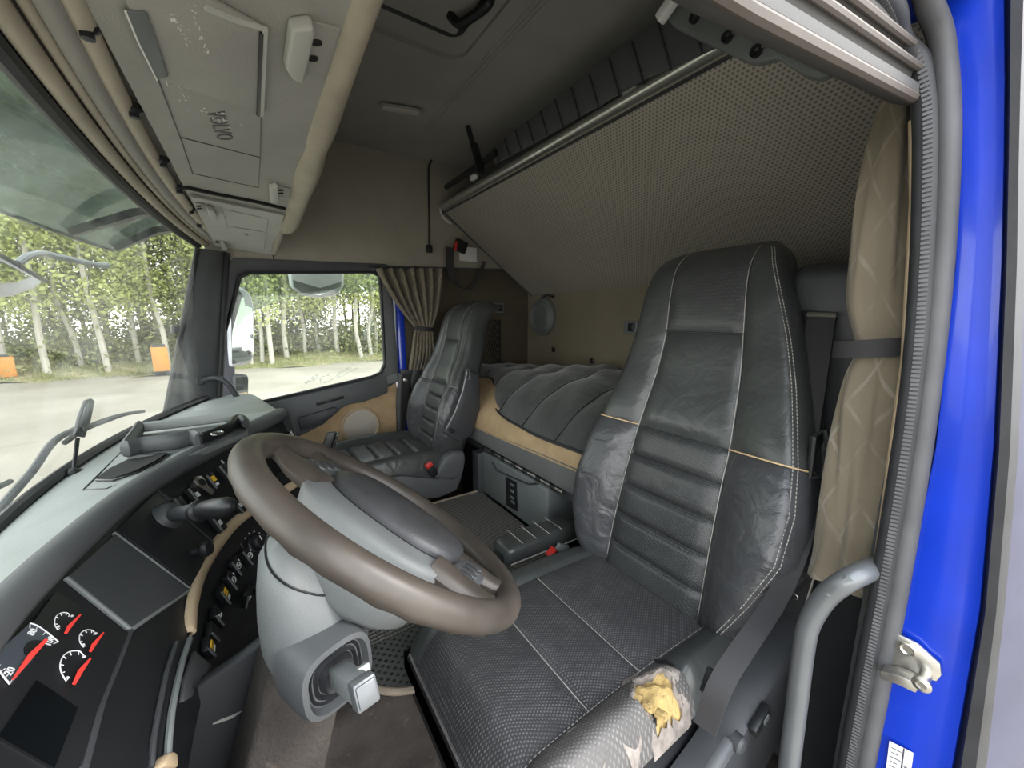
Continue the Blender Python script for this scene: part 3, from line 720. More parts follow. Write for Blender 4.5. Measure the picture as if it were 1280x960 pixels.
topm.slab(rows, V(0, 0, -0.02)); topm.build('top_pad', 'plastic_dash_top', dash, angle=60)
hitt = surf_tool(topm)
roll = MB(); rows = []
for i in range(NS):
    o = outw(i); L = lipP[i]; 
    rows.append([L + o * 0.033 + V(0, 0, 0.0115), L + o * 0.024 + V(0, 0, 0.014), L + o * 0.012 + V(0, 0, 0.012), L + o * 0.003 + V(0, 0, 0.004), L + V(0, 0, -0.008), L + o * 0.004 + V(0, 0, -0.018), L + o * 0.02 + V(0, 0, -0.024)])
roll.slab(rows, V(0, 0.004, -0.004)); roll.build('padded_lip', 'plastic_roll', dash, angle=60)
face = MB(); rows = []
for i in range(NS):
    o = outw(i); L = lipP[i] + o * 0.012 + V(0, 0, -0.022)
    rows.append([L, lerp(L, f1P[i], 0.25), lerp(L, f1P[i], .5), lerp(L, f1P[i], .75), f1P[i], lerp(f1P[i], f2P[i], .5), f2P[i], f3P[i]])
face.slab(rows, V(0, 0.012, -0.004)); face.build('fascia', 'plastic_black', dash, angle=60)
hitf = surf_tool(face)
e = [lipP[-1], lipP[-1] + V(0.02, 0.06, -0.0), V(1.5, 0.2, -0.33), V(1.5, 0.2, -0.8), f3P[-1], f2P[-1], f1P[-1]]
MB().prism(e, V(0.012, 0.0, 0)).build('end_panel', 'plastic_dark', dash)
# passenger half of the dash
pd = MB(); rows = []
for k in range(13):
    x = lerp(1.40, 2.04, k / 12); yb = WB(x) + 0.006; yr = interp([1.40, 1.55, 2.04], [-0.05, -0.035, 0.02], x); zz = interp([1.4, 2.04], [-0.288, -0.335], x)
    rows.append([V(x, yb, -0.345), V(x, lerp(yb, yr, .5), lerp(-0.345, zz, .6) + 0.005), V(x, yr + 0.03, zz), V(x, yr + 0.006, zz - 0.012), V(x, yr, zz - 0.035), V(x, yr + 0.03, -0.6), V(x, yr + 0.1, -0.8)])
pd.slab(rows, V(0, 0.008, -0.012)); pd.build('passenger_dash', 'plastic_dash_top', dash, angle=50)
mc = at(275, 508, z=-0.335)
m = MB(); rings = []
for t in [k / 8 for k in range(9)]:
    rr = math.cos(t * math.pi / 2); rings.append([mc + V(math.cos(a) * 0.15 * (rr + .03), math.sin(a) * 0.085 * (rr + .03), 0.036 * math.sin(t * math.pi / 2) - 0.015) for a in [2 * math.pi * q / 24 for q in range(24)]])
m.loft(rings); dm = m.build('speaker_dome', 'plastic_dash_top', dash)
# tray moulded on the top
def onz(u, v, z): return at(u, v, z=z)
c4 = lambda *p: [(x / 2.4615, 290 + y / 2.4615) for x, y in p]
zt_ = -0.272
T = [onz(u, v, zt_) for u, v in c4((385, 660), (430, 602), (735, 566), (760, 592), (600, 655), (570, 665))]
tray = MB().prism([p + V(0, 0, -0.03) for p in T], (0, 0, 0.012)).build('tray_floor', 'plastic_grey', dash)
MB().tube(smooth_path([T[1], lerp(T[1], T[2], .5), T[2]], 3), 0.008, 8, flat=1.6, upv=(0, 0, 1)).build('tray_wall', 'plastic_dash_top', tray)
rw = [onz(u, v, zt_) for u, v in c4((388, 668), (440, 655), (530, 645), (590, 632), (615, 640))]
rw = [T[1], lerp(T[1], rw[0], .6)] + rw; MB().tube(smooth_path(rw, 4), 0.0095, 10, flat=1.9, upv=(0, 0, 1)).build('tray_wall', 'plastic_roll', tray)
rw = [onz(u, v, zt_) for u, v in c4((610, 640), (660, 622), (705, 602), (735, 580), (755, 590))]
MB().tube(smooth_path(rw, 4), [0.01] * 10 + [0.013] * 5 + [0.013, 0.008], 10, flat=1.4, upv=(0, 0, 1)).build('tray_wall', 'plastic_black', tray)
q = onz(*c4((668, 622))[0], zt_ + 0.012); m = MB(); m.tube([q + V(math.cos(a) * 0.013, math.sin(a) * 0.011, 0.002) for a in [2 * math.pi * k / 10 for k in range(11)]], 0.0022, 6); m.build('metal_ring', 'chrome', tray)
# defroster vent: eye-shaped opening with bright lower edge, engraved outline
pv = [hitt(u, v, 0.004)[0] for u, v in c4((300, 765), (340, 735), (400, 705), (470, 688), (518, 686), (480, 712), (420, 742), (355, 765))]
MB().prism(pv, (0, 0, 0.002)).build('defroster_vent', 'dark_void', dash)
line(c4((300, 768), (352, 768), (425, 745), (490, 712), (522, 687)), 0.0022, 'vent_edge', 'plastic_gloss', dash, hitt, 0.003)
line(c4((300, 764), (340, 733), (400, 703), (470, 686), (520, 684)), 0.0016, 'vent_edge', 'console_light', dash, hitt, 0.002)
line(c4((395, 655), (330, 720), (255, 795), (330, 790), (430, 755), (560, 680)), 0.0014, 'vent_joint', 'plastic_black', dash, hitt, 0.0004)
# ---- fascia: flat blank panel, ridges, cluster
S32 = lambda *p: [(x / 3.2, 480 + y / 3.2) for x, y in p]
K2 = lambda *p: [(x / 3.2, 680 + y / 3.2) for x, y in p]
patch(S32((450, 610), (750, 830), (515, 985), (262, 780)), 0.004, 'blank_panel', 'plastic_dark', dash, hitf)
for q in (S32((448, 600), (600, 712), (755, 828)), K2((258, 142), (385, 245), (515, 350)), K2((515, 350), (635, 268), (750, 190))): line(q, 0.0032, 'ridge', 'plastic_grey', dash, hitf, 0.002, 8)
plate(S32((455, 590), (620, 432), (700, 470), (830, 640), (835, 700), (755, 812)), 0.004, 'switch_plate', 'plastic_black', dash, hitf, bevel=0.001)
line(S32((625, 432), (700, 500), (770, 575), (850, 640)), 0.002, 'ridge', 'plastic_dark', dash, hitf, 0.004, 6)
K9 = lambda *p: [(x / 4.3636, 740 + y / 4.3636) for x, y in p]
pa, na = hitf(*K9((300, 20))[0]); pb, _ = hitf(*K9((680, 235))[0]); pc_, _ = hitf(*K9((280, 900))[0])
ncl = (pb - pa).cross(pc_ - pa).normalized(); ncl = ncl if ncl.dot(na) > 0 else -ncl
pcl = pa + ncl * 0.003
onc = lambda u, v, l=0.0: at(u, v, pl=(pcl + ncl * l, ncl))
def cpoly(pix, th, name, mat, par, l=0.0): return MB().prism([onc(u, v, l) for u, v in pix], ncl * th).build(name, mat, par)
cl = cpoly(K9((290, 10), (690, 235), (500, 700), (300, 1300), (-500, 900), (-60, 480)), 0.003, 'instrument_cluster', 'plastic_black', dash)
cpoly(K9((270, 40), (625, 258), (420, 640), (200, 1150), (-350, 800), (-40, 470)), 0.002, 'cluster_face', 'plastic_black', cl, 0.0025)
cpoly(K9((165, 168), (320, 270), (250, 300), (120, 430), (60, 505), (-60, 400), (20, 300)), 0.0008, 'dial_face', 'gauge_face', cl, 0.0045)
ell = [(190 + 62 * math.cos(a), 318 + 52 * math.sin(a)) for a in [2 * math.pi * k / 20 for k in range(20)]]
cpoly(K9(*ell), 0.001, 'dial_hub', 'plastic_black', cl, 0.0053)
def arc(pix, r, lift=0.0055, mat='white_print', name='dial_scale'):
    m = MB(); m.tube(smooth_path([onc(u, v, lift) for u, v in K9(*pix)], 5), r, 5); return m.build(name, mat, cl)
G1 = [(315, 205), (298, 175), (305, 135), (330, 115), (360, 112), (378, 122)]
G2 = [(455, 300), (435, 270), (437, 230), (465, 208), (500, 208), (515, 220)]
G3 = [(360, 485), (335, 440), (328, 395), (345, 350), (380, 325), (430, 322), (455, 345)]
G4 = [(165, 170), (205, 185), (250, 215), (285, 243), (318, 272)]
G5 = [(-30, 410), (0, 435), (25, 470), (52, 502)]
for g, r in ((G1, .0005), (G2, .0005), (G3, .0006), (G4, .0007), (G5, .0007)): arc(g, r)
def ticks(g, c, k):
    for x, y in g: arc([(x, y), (lerp(x, c[0], k / 2), lerp(y, c[1], k / 2)), (lerp(x, c[0], k), lerp(y, c[1], k))], 0.00045, name='dial_tick')
ticks(G1, (365, 175), .22); ticks(G2, (500, 270), .22); ticks(G3, (425, 420), .2); ticks(G4, (150, 340), .15); ticks(G5, (150, 340), .18)
def needle(pix, w):
    P = [onc(u, v, 0.008) for u, v in K9(*pix)]; t = (P[-1] - P[0]).normalized(); s = ncl.cross(t)
    m = MB(); m.prism([P[0] - s * w * .6, P[1] - s * w, P[2] - s * w * .35, P[2] + s * w * .35, P[1] + s * w, P[0] + s * w * .6], ncl * 0.0012); m.build('needle', 'needle_red', cl)
needle(((355, 228), (376, 190), (436, 126)), .0021); needle(((490, 326), (508, 290), (561, 225)), .0021); needle(((400, 505), (435, 435), (490, 365)), .0024); needle(((250, 262), (165, 350), (68, 478)), .0026)
gx = (onc(*K9((430, 100))[0]) - onc(*K9((200, 460))[0])); gu = ncl.cross(gx)
for s, p in (('80', (178, 218)), ('100', (272, 268)), ('20', (55, 432))): text_mb(s, onc(*K9(p)[0], 0.0056), gx, gu, 0.009, 0.0003).build('dial_numeral', 'white_print', cl, smooth=False)
for p in ((316, 190), (392, 132), (452, 290), (520, 228), (458, 355), (366, 470)): MB().lathe(onc(*K9(p)[0], 0.0045), ncl, [(0.0014, 0), (0.0014, .001), (0, .0011)], 8).build('dial_symbol', 'white_print', cl)
cpoly(K9((190, 490), (415, 640), (285, 975), (-20, 800)), 0.002, 'display', 'screen_black', cl, 0.0045)
# black shroud edge below the cluster and the grey rim that runs down from the tan strip
line(K2((515, 352), (470, 470), (400, 640), (330, 900)), 0.004, 'cluster_ridge', 'plastic_dark', dash, hitf, 0.001, 8)
line(K2((745, 385), (715, 470), (690, 570), (668, 680), (655, 800), (650, 900)), 0.0038, 'panel_rim', 'plastic_grey', dash, hitf, 0.004, 8)
line(K2((700, 400), (660, 520), (630, 660), (605, 800), (595, 900)), 0.003, 'cluster_ridge', 'plastic_dark', dash, hitf, 0.002, 8)
plate(K2((605, 895), (620, 860), (640, 855), (655, 862), (658, 920), (600, 920)), 0.012, 'tan_end', 'trim_tan', dash, hitf, bevel=0.003)
# tan trim strip
def strip_pts():
    a = [(235, 792), (241, 752), (255, 706), (290, 657), (330, 628), (385, 595), (420, 575)]
    return smooth_path([hitf(u, v, 0.004)[0] for u, v in a], 6)
SPt = strip_pts(); m = MB(); rows = []
for i, p in enumerate(SPt):
    w = 0.009 + 0.003 * math.sin(i / len(SPt) * math.pi); q, n_ = hitf(640 + F_PX * p.dot(RV) / p.dot(FW), 480 - F_PX * p.dot(UP) / p.dot(FW))
    t = (SPt[min(i + 1, len(SPt) - 1)] - SPt[max(i - 1, 0)]).normalized(); s = n_.cross(t).normalized()
    w = w if 0 < i < len(SPt) - 1 else w * .6
    rows.append([p - s * w - n_ * .004, p - s * w * .8 + n_ * .003, p + n_ * .006, p + s * w * .8 + n_ * .003, p + s * w - n_ * .004])
m.slab(rows, V(0, 0.004, -0.002)); m.build('trim_strip', 'trim_tan', dash, angle=60)
# ---- switches
def switch(u, v, w=0.023, h=0.038, kind=None, tilt=0.0):
    """rocker switch on the fascia: body with raised lip, printed symbol or amber lens"""
    p, n_ = hitf(u, v, 0.003)
    up = (hitf(u - 8, v - 10)[0] - p); up = (up - n_ * up.dot(n_)).normalized(); rt = up.cross(n_)
    o = MB().obox(p + n_ * 0.004, rt * w / 2, up * h / 2, n_ * 0.005).build('switch', 'plastic_black', dash, bevel=0.0015)
    MB().obox(p + n_ * 0.0095 - rt * w * 0.42, rt * 0.0012, up * h * .48, n_ * 0.002).build('switch_lip', 'plastic_grey', o)
    if kind == 'amber':
        MB().obox(p + n_ * 0.0096 + up * h * .12, rt * w * .26, up * h * .17, n_ * 0.0012).build('lens', 'amber', o)
        MB().obox(p + n_ * 0.0096 - up * h * .25, rt * w * .2, up * h * .08, n_ * 0.0006).build('symbol', 'white_print', o)
    elif kind == 'ring':
        c = p + n_ * 0.0096; m = MB(); m.tube([c + rt * math.cos(a) * w * .27 + up * math.sin(a) * w * .27 for a in [2 * math.pi * k / 14 for k in range(15)]], 0.0007, 4); m.build('symbol', 'white_print', o)
        MB().obox(c, rt * w * .16, up * 0.0012, n_ * 0.0005).build('symbol', 'white_print', o)
        MB().obox(c + rt * w * .4 + up * w * .3, rt * 0.0008, up * w * .1, n_ * 0.0005).build('symbol', 'white_print', o)
    elif kind == 'bars':
        for k in (-1, 0, 1): MB().obox(p + n_ * 0.0096 + rt * k * w * .16, rt * 0.0008, up * w * .22, n_ * 0.0005).build('symbol', 'white_print', o)
    elif kind == 'seat':
        m = MB(); c = p + n_ * 0.0096; m.tube([c + up * w * .3 - rt * w * .1, c - up * w * .05 - rt * w * .15, c - up * w * .2 + rt * w * .05, c - up * w * .1 + rt * w * .25], 0.0012, 5); m.build('symbol', 'white_print', o)
    return o
for u, v, k in ((262, 604, 'amber'), (278, 592, None), (240, 622, 'bars'), (296, 634, 'bars'), (268, 657, 'bars'), (222, 636, None),
                (352, 582, 'amber'), (372, 588, 'bars'), (388, 572, None), (291, 710, 'ring'), (306, 697, 'ring'), (274, 746, 'amber'), (284, 728, 'ring'),
                (265, 773, 'seat'), (254, 812, 'amber'), (259, 793, None), (304, 746, 'seat'), (319, 733, 'bars')):
    switch(u, v, kind=k)
# heater panel with knobs
line(S32((960, 640), (1000, 720), (1040, 800)), 0.0014, 'ridge', 'plastic_dark', dash, hitf, 0.002)
for u, v, r in ((318, 680, .019), (342, 664, .014), (346, 692, .013), (330, 706, .01)):
    p, n_ = hitf(u, v, 0.001)
    kb = MB().lathe(p, n_, [(r * 1.15, 0), (r * 1.1, .004), (r * .9, .006), (r * .85, .018), (r * .7, .021), (0, .021)], 20).build('heater_knob', 'plastic_black', dash)
    up = V(0, 0, 1); up = (up - n_ * up.dot(n_)).normalized(); rt = up.cross(n_)
    MB().obox(p + n_ * .0215 + up * r * .4, rt * .0008, up * r * .3, n_ * .0006).build('pointer', 'white_print', kb)
    for k in range(9):
        a = math.radians(-30 + k * 30); q = p + (rt * math.cos(a) + up * math.sin(a)) * r * 1.45
        MB().obox(q + n_ * .001, rt * .0012, up * .0012, n_ * .0006).build('knob_mark', 'white_print', kb)
# upright chrome-edged bars of the switch bank
for a, b, mt, r in (((274, 577), (319, 632), 'console_light', .0016), ((284, 578), (300, 600), 'console_light', .005), ((367, 527), (390, 556), 'console_light', .0016), ((363, 517), (397, 560), 'console_grey', .0022), ((361, 541), (368, 552), 'console_light', .0014)):
    line((a, (lerp(a[0], b[0], .5), lerp(a[1], b[1], .5)), b), r, 'bezel_bar', mt, dash, hitf, 0.006, 6)
plate(((300, 575), (330, 560), (372, 532), (392, 556), (350, 590), (322, 612)), 0.003, 'radio_panel', 'plastic_gloss', dash, hitf, bevel=0.001)
# printed gear pattern
for a, b in (((206, 688), (213, 696)), ((213, 696), (219, 690)), ((214, 697), (217, 702))): line((a, b), 0.0008, 'print_mark', 'white_print', dash, hitf, 0.005, 4)
for u, v in ((213, 686), (219, 689), (218, 701)): line(((u - 2, v), (u + 2, v + 2)), 0.0009, 'print_mark', 'white_print', dash, hitf, 0.005, 4)
# column-side lower panels
kp = [at(u, v, x=.66) for u, v in ((203, 890), (232, 868), (262, 848), (300, 822), (335, 795), (375, 800), (380, 1040), (190, 1040))]
MB().prism([p + V(.02, 0, 0) for p in kp], (-.02, 0, 0)).build('knee_panel', 'plastic_dark', dash, bevel=.008, seg=3)
MB().tube([at(u, v, x=.659) for u, v in ((266, 905), (276, 901), (290, 896), (302, 889))], [.0012, .003, .003, .001], 6, flat=.3, upv=(1, 0, 0)).build('scrape_mark', 'console_light', dash)
plate(((238, 815), (262, 838), (258, 860), (222, 880), (226, 850)), 0.006, 'side_pocket', 'plastic_roll', dash, hitf, bevel=0.002)
# ---- brake lever on a ball, small knob lever, key
bl = thing('brake_lever', hitf(205, 650)[0], 'thick black hand lever with collar on a ball mount, on the dash', 'lever')
p, n_ = hitf(203, 650, 0.002)
MB().lathe(p, n_, [(0.03, 0), (0.03, .003), (0.027, .006), (0.025, .014), (0.019, .024), (0.01, .03), (0, .031)], 24).build('ball_mount', 'plastic_dark', bl)
m = MB(); m.tube([p + V(math.cos(a), 0, 0) * 0.034 + (n_.cross(V(1, 0, 0))) * math.sin(a) * 0.034 for a in [2 * math.pi * k / 24 for k in range(25)]], 0.0018, 5); m.build('mount_groove', 'plastic_black', bl)
tip = at(291, 632, y=p.y - 0.115); a0 = p + n_ * 0.012
MB().tube([lerp(a0, tip, t) for t in (0.02, 0.06, 0.3, 0.46, 0.5)], [0.009, 0.0125, 0.0135, 0.0135, 0.011], 14).build('stem', 'plastic_dark', bl)
MB().tube([lerp(a0, tip, t) for t in (0.47, 0.49, 0.53, 0.55)], [0.014, 0.0185, 0.0185, 0.014], 16).build('collar', 'plastic_black', bl)
MB().tube([lerp(a0, tip, t) for t in (0.53, 0.6, 0.75, 0.9, 0.97, 1.0)], [0.0125, 0.015, 0.0165, 0.0155, 0.011, 0.004], 14).build('grip', 'plastic_black', bl)
kl = thing('knob_lever', hitf(240, 692)[0], 'small black knob lever below the thick hand lever on dash', 'lever')
p0, n_ = hitf(233, 693, 0.0); p1 = p0 + (at(258, 686, y=p0.y - 0.03) - p0)
MB().tube([p0, lerp(p0, p1, .8)], 0.006, 10).build('stem', 'plastic_black', kl)
dv = (p1 - p0).normalized(); MB().lathe(p1 - dv * .006, dv, [(0.006, -.006), (0.013, 0), (0.014, .006), (0.012, .012), (0, .014)], 16).build('knob', 'plastic_black', kl)
ky = thing('ignition_key', hitf(245, 610)[0], 'silver key with dark fob hanging in the dash beside yellow switch', 'key')
p, n_ = hitf(244, 608, 0.012); up = V(0, 0, 1); rt = up.cross(n_).normalized(); up = n_.cross(rt)
MB().lathe(p - n_ * .012, n_, [(0.012, 0), (0.012, .006), (0.008, .008)], 16).build('lock', 'plastic_dark', ky)
m = MB(); m.prism([p + rt * x + up * y for x, y in ((-.012, .012), (0, .017), (.012, .012), (.013, 0), (.008, -.012), (.012, -.03), (0, -.034), (-.006, -.014), (-.013, 0))], n_ * .004); m.build('bow', 'steel', ky, bevel=.001)
MB().lathe(p + n_ * .004, n_, [(0.008, 0), (0.008, .0015), (0, .0016)], 14).build('fob', 'plastic_black', ky)
# parking-disc holder on the dash edge beside the glass
sh = thing('card_holder', at(92, 592, z=-0.33), 'black card clip on a thin stalk at the windshield base', 'clip')
b0 = at(92, 590, z=-0.335); yb = b0.y
MB().tube([b0, at(97, 548, y=yb)], 0.004, 8).build('stalk', 'plastic_black', sh)
h = [at(u, v, y=yb) for u, v in c4((245, 630), (232, 625), (245, 570), (265, 518), (282, 512), (292, 520), (280, 580), (262, 632))]
MB().prism(h, (0.004, 0.006, 0)).build('clip_plate', 'plastic_black', sh, bevel=0.001)
h = [at(u, v, y=yb - 0.003) for u, v in c4((250, 600), (262, 540), (275, 525), (270, 575), (258, 612))]
MB().prism(h, (0.0005, 0.002, 0)).build('clip_window', 'plastic_grey', sh)
MB().lathe(b0 + V(0, 0, -0.004), (0, 0, 1), [(0.016, 0), (0.016, .004), (0.008, .01), (0.004, .012)], 14).build('foot', 'plastic_black', sh)
ph = thing('phone_cradle', at(412, 552, x=1.2), 'small black phone cradle with blue-lit edge behind steering wheel', 'phone holder')
c = at(410, 553, x=1.2); rt = V(-.5, -.8, 0).normalized(); 
MB().obox(c, V(0, 0.012, 0.0), V(0.008, 0, 0), V(0, -0.012, 0.03)).build('cradle', 'plastic_black', ph, bevel=.003)
MB().obox(c + V(-0.004, -0.016, -0.002), V(0, 0.004, 0.0), V(0.009, 0, 0), V(0, -0.012, 0.03)).build('phone', 'screen_black', ph, bevel=.002)
MB().tube([c + V(0.0, 0.01, -0.02), c + V(-0.02, 0.04, -0.06)], 0.006, 8).build('stalk', 'plastic_black', ph)
# ================================================================== STEERING WHEEL (turned a quarter) AND COLUMN
WC = V(0.55, -0.143, -0.303); WNn = V(-0.02, -0.62, 0.785).normalized(); WE1 = V(1, 0, 0); WE1 = (WE1 - WNn * WE1.dot(WNn)).normalized(); WE2 = WNn.cross(WE1)
def wl(a, b, c): return WC + WE1 * a + WE2 * b + WNn * c
sw = thing('steering_wheel', wl(0, 0, -0.12), 'brown worn steering wheel with large grey hub, turned a quarter turn', 'steering wheel')
RR = 0.2115
m = MB(); n = 72; rings = []; uvs = []
for k in range(n + 1):
    t = 2 * math.pi * k / n; c = wl(RR * math.cos(t), RR * math.sin(t), 0); rad = (WE1 * math.cos(t) + WE2 * math.sin(t))
    r = []
    for j in range(16):
        q = 2 * math.pi * j / 16
        rr = 0.0188 * (1 + 0.1 * max(0, -math.sin(q)) * max(0, math.sin(t * 30)))
        r.append(c + rad * math.cos(q) * rr + WNn * math.sin(q) * rr)
    rings.append(r)
m.loft(rings, caps=False); m.build('rim', 'rim_vinyl', sw)
# deep hub bowl (pale grey), top pad (dark), long axis along the quarter-turned spokes
def sup(a, b, e=2.6, n=40):
    out = []
    for k in range(n):
        t = 2 * math.pi * k / n; c, s = math.cos(t), math.sin(t)
        out.append((a * abs(c) ** (2 / e) * (1 if c >= 0 else -1), b * abs(s) ** (2 / e) * (1 if s >= 0 else -1)))
    return out
def wt(x, l, c):      # hub frame: the wheel stands turned by about 45 degrees past the quarter
    return wl((x + l) * 0.7071, (l - x) * 0.7071, c)
def shell(spec):
    return [[wt(x + ox, y + oy, c) for x, y in sup(a, b)] for a, b, c, ox, oy in spec]
m = MB(); m.loft(shell([(0.04, 0.045, -0.118, 0, 0), (0.068, 0.08, -0.113, 0, 0), (0.086, 0.104, -0.095, 0, 0), (0.094, 0.118, -0.065, 0, 0), (0.1, 0.128, -0.03, 0, 0), (0.104, 0.136, -0.01, 0, 0), (0.102, 0.135, -0.002, 0, 0), (0.088, 0.126, 0.002, 0, 0)]))
m.build('hub_bowl', 'plastic_hub', sw, angle=70)
pad = MB(); pad.loft(shell([(0.078, 0.118, -0.004, 0.03, 0), (0.08, 0.12, 0.006, 0.03, 0), (0.076, 0.116, 0.015, 0.03, 0), (0.062, 0.1, 0.021, 0.03, 0), (0.028, 0.05, 0.024, 0.03, 0)]))
pad.build('airbag_pad', 'pad_dark', sw, angle=70)
m = MB(); m.loft(shell([(0.083, 0.124, -0.003, 0.029, 0), (0.0835, 0.1245, 0.001, 0.029, 0), (0.078, 0.118, 0.003, 0.029, 0)])); m.build('pad_joint', 'plastic_black', sw)
for sgn in (1, -1):
    for off in (-0.042, 0.05):
        P = [wt(off, sgn * 0.1, -0.006), wt(off, sgn * 0.15, -0.006), wt(off, sgn * 0.18, -0.003), wt(off * 1.15, sgn * 0.2, 0.0)]
        MB().tube(P, [0.03, 0.026, 0.02, 0.019], 12, flat=0.6, upv=WNn).build('spoke', 'rim_vinyl', sw)
    bp = MB(); bp.loft(shell([(0.05, 0.022, -0.008, 0.004, sgn * 0.142), (0.051, 0.023, 0.004, 0.004, sgn * 0.142), (0.047, 0.019, 0.007, 0.004, sgn * 0.142)])); bpo = bp.build('button_panel', 'plastic_roll', sw, angle=50)
    for k in (-1.35, -.45, .45, 1.35):
        b_ = MB(); b_.loft(shell([(0.0095, 0.0125, 0.006, 0.026 * k + .004, sgn * 0.142), (0.0095, 0.0125, 0.0085, 0.026 * k + .004, sgn * 0.142), (0.0075, 0.0105, 0.0098, 0.026 * k + .004, sgn * 0.142)])); b_.build('button', 'pad_dark', bpo, angle=50)
        e_ = MB(); e_.tube([wt(x + 0.026 * k + .004, y + sgn * .142, 0.0075) for x, y in sup(0.0108, 0.0138)], 0.0008, 5); e_.build('button_edge', 'plastic_grey', bpo)

# ---- column shroud, boot and lever
co = thing('steering_column', V(0.55, 0.0, -1.0), 'grey rounded steering column shroud with boot and lever below wheel', 'steering column')
def colring(c, a, b, bx=0.0, n=28):
    return [wl(x + bx, y, c) for x, y in sup(a, b, 2.4, n)]
def cring(a, b, c, oa, ob, n=36): return [wl(x + oa, y + ob, c) for x, y in sup(a, b, 2.5, n)]
m = MB(); m.loft([cring(0.05, 0.03, -0.075, 0.0, 0.092), cring(0.07, 0.05, -0.092, 0.0, 0.078), cring(0.08, 0.068, -0.112, 0.0, 0.058), cring(0.086, 0.082, -0.14, 0.0, 0.028), cring(0.086, 0.082, -0.17, 0.0, 0.008), cring(0.078, 0.07, -0.2, 0.0, -0.004), cring(0.058, 0.05, -0.225, 0.004, -0.01)])
m.build('shroud', 'plastic_hub', co, angle=70)
m = MB(); m.tube([wl(x, y, -0.093) for x, y in [(p[0] * 1.0, p[1] + 0.078) for p in sup(0.0705, 0.0505)]], 0.0015, 5); m.build('shroud_joint', 'plastic_black', co)
# post down to the floor
pt0, pt1 = wl(0.02, 0.0, -0.2), V(0.60, 0.16, -1.08)
ax = (pt1 - pt0).normalized(); sx_ = V(1, 0, 0); sx_ = (sx_ - ax * sx_.dot(ax)).normalized(); sy_ = ax.cross(sx_)
m = MB(); m.loft([[lerp(pt0, pt1, t) + sx_ * x * w + sy_ * y * w for x, y in ((-.06, -.05), (.06, -.05), (.075, .05), (-.075, .05))] for t, w in ((0, .95), (.5, 1.05), (1, 1.2))]); m.build('post_cover', 'carpet_brown', co, bevel=0.008)
# boot ring faces the door
bc = at(418, 838, x=0.447); bn = (V(0, 0, 0) - bc); bn = (V(-0.86, -0.32, 0.1)).normalized()
br = V(0, 0, 1); bu = (br - bn * br.dot(bn)).normalized(); bs = bu.cross(bn)
def bring(a, b, h, e=3.0, n=32): return [bc + bs * x * .8 + bu * y * .8 + bn * h for x, y in sup(a, b, e, n)]
m = MB(); m.loft([bring(.058, .054, -.05), bring(.057, .053, .0), bring(.053, .049, .012), bring(.046, .042, .014), bring(.042, .038, .004)]); m.build('boot_collar', 'plastic_roll', co, angle=50)
m = MB(); m.loft([bring(.043, .039, .0), bring(.038, .034, .008), bring(.035, .031, .002), bring(.031, .027, .01), bring(.027, .023, .003), bring(.022, .019, .014), bring(.015, .013, .012)]); m.build('rubber_boot', 'rubber', co, angle=40)
lt = at(455, 864, x=0.36); ld_ = (lt - bc).normalized(); lr = V(0, 0, 1); lu = (lr - ld_ * lr.dot(ld_)).normalized(); ls = lu.cross(ld_)
lb0 = bc + bn * .004
lv = MB().obox((lb0 + lt) / 2, ls * .0105, lu * .012, (lt - lb0) / 2).build('column_lever', 'plastic_hub', co, bevel=.003)
MB().obox(lt, ls * .012, lu * .0135, ld_ * .009).build('lever_end', 'handle_grey', lv, bevel=.003)
MB().obox(lt + ld_ * .0092, ls * .0098, lu * .0105, ld_ * .0018).build('lever_button', 'handle_grey', lv, bevel=.0015)
MB().obox(lt - ld_ * .028 + ls * .012 + lu * .009, ls * .006, lu * .004, ld_ * .004).build('lever_lug', 'aluminium', lv, bevel=.001)
# ================================================================== SEATS
BT = V(0, -0.29, 0.957); BNf = V(0, 0.957, 0.29)
TS = [0.0, 0.06, 0.15, 0.25, 0.35, 0.44, 0.52, 0.62, 0.72, 0.85, 0.93, 0.97, 1.0]
HWN = [0.19, 0.215, 0.255, 0.29, 0.291, 0.275, 0.256, 0.232, 0.207, 0.174, 0.152, 0.137, 0.115]
CX = [-.018, -.018, -.017, -.016, -.014, -.012, -.008, -.002, .005, .018, .026, .031, .035]
HW = [0.215, 0.235, 0.255, 0.262, 0.257, 0.246, 0.232, 0.218, 0.206, 0.19, 0.176, 0.16, 0.135]
HS = [0.13, 0.13, 0.128, 0.125, 0.122, 0.12, 0.114, 0.106, 0.099, 0.096, 0.096, 0.094, 0.09]
BO = [0.02, 0.045, 0.062, 0.068, 0.058, 0.045, 0.034, 0.024, 0.016, 0.006, 0.0, 0.0, 0.0]
LB = 0.93
NEAR = [True]
def back_pt(a, t, lift=0.0):
    w, hs, b = interp(TS, HW if a > 0 or not NEAR[0] else HWN, t), interp(TS, HS, t), interp(TS, BO, t)
    s = hs / w; aa = abs(a); sg = 1 if a >= 0 else -1
    if aa <= s: x = w * aa; d = 0.006 * (1 - (aa / s) ** 2) if False else 0.0
    else:
        q = (aa - s) / (1 - s); x = hs + (w - hs) * math.sin(q * math.pi / 2)
        d = b * math.sin(min(1.0, q * 1.15) * math.pi * 0.72) - 0.075 * q ** 4
    d += 0.02 * math.sin(min(1, t / 0.6) * math.pi) - 0.09 * max(0, (t - 0.86) / 0.14) ** 2.2 + 0.012 * sstep(.66, .85, t)
    return V(sg * x + (interp(TS, CX, t) if NEAR[0] else 0), 0, 0) + BT * (LB * t) + BNf * (d + lift)
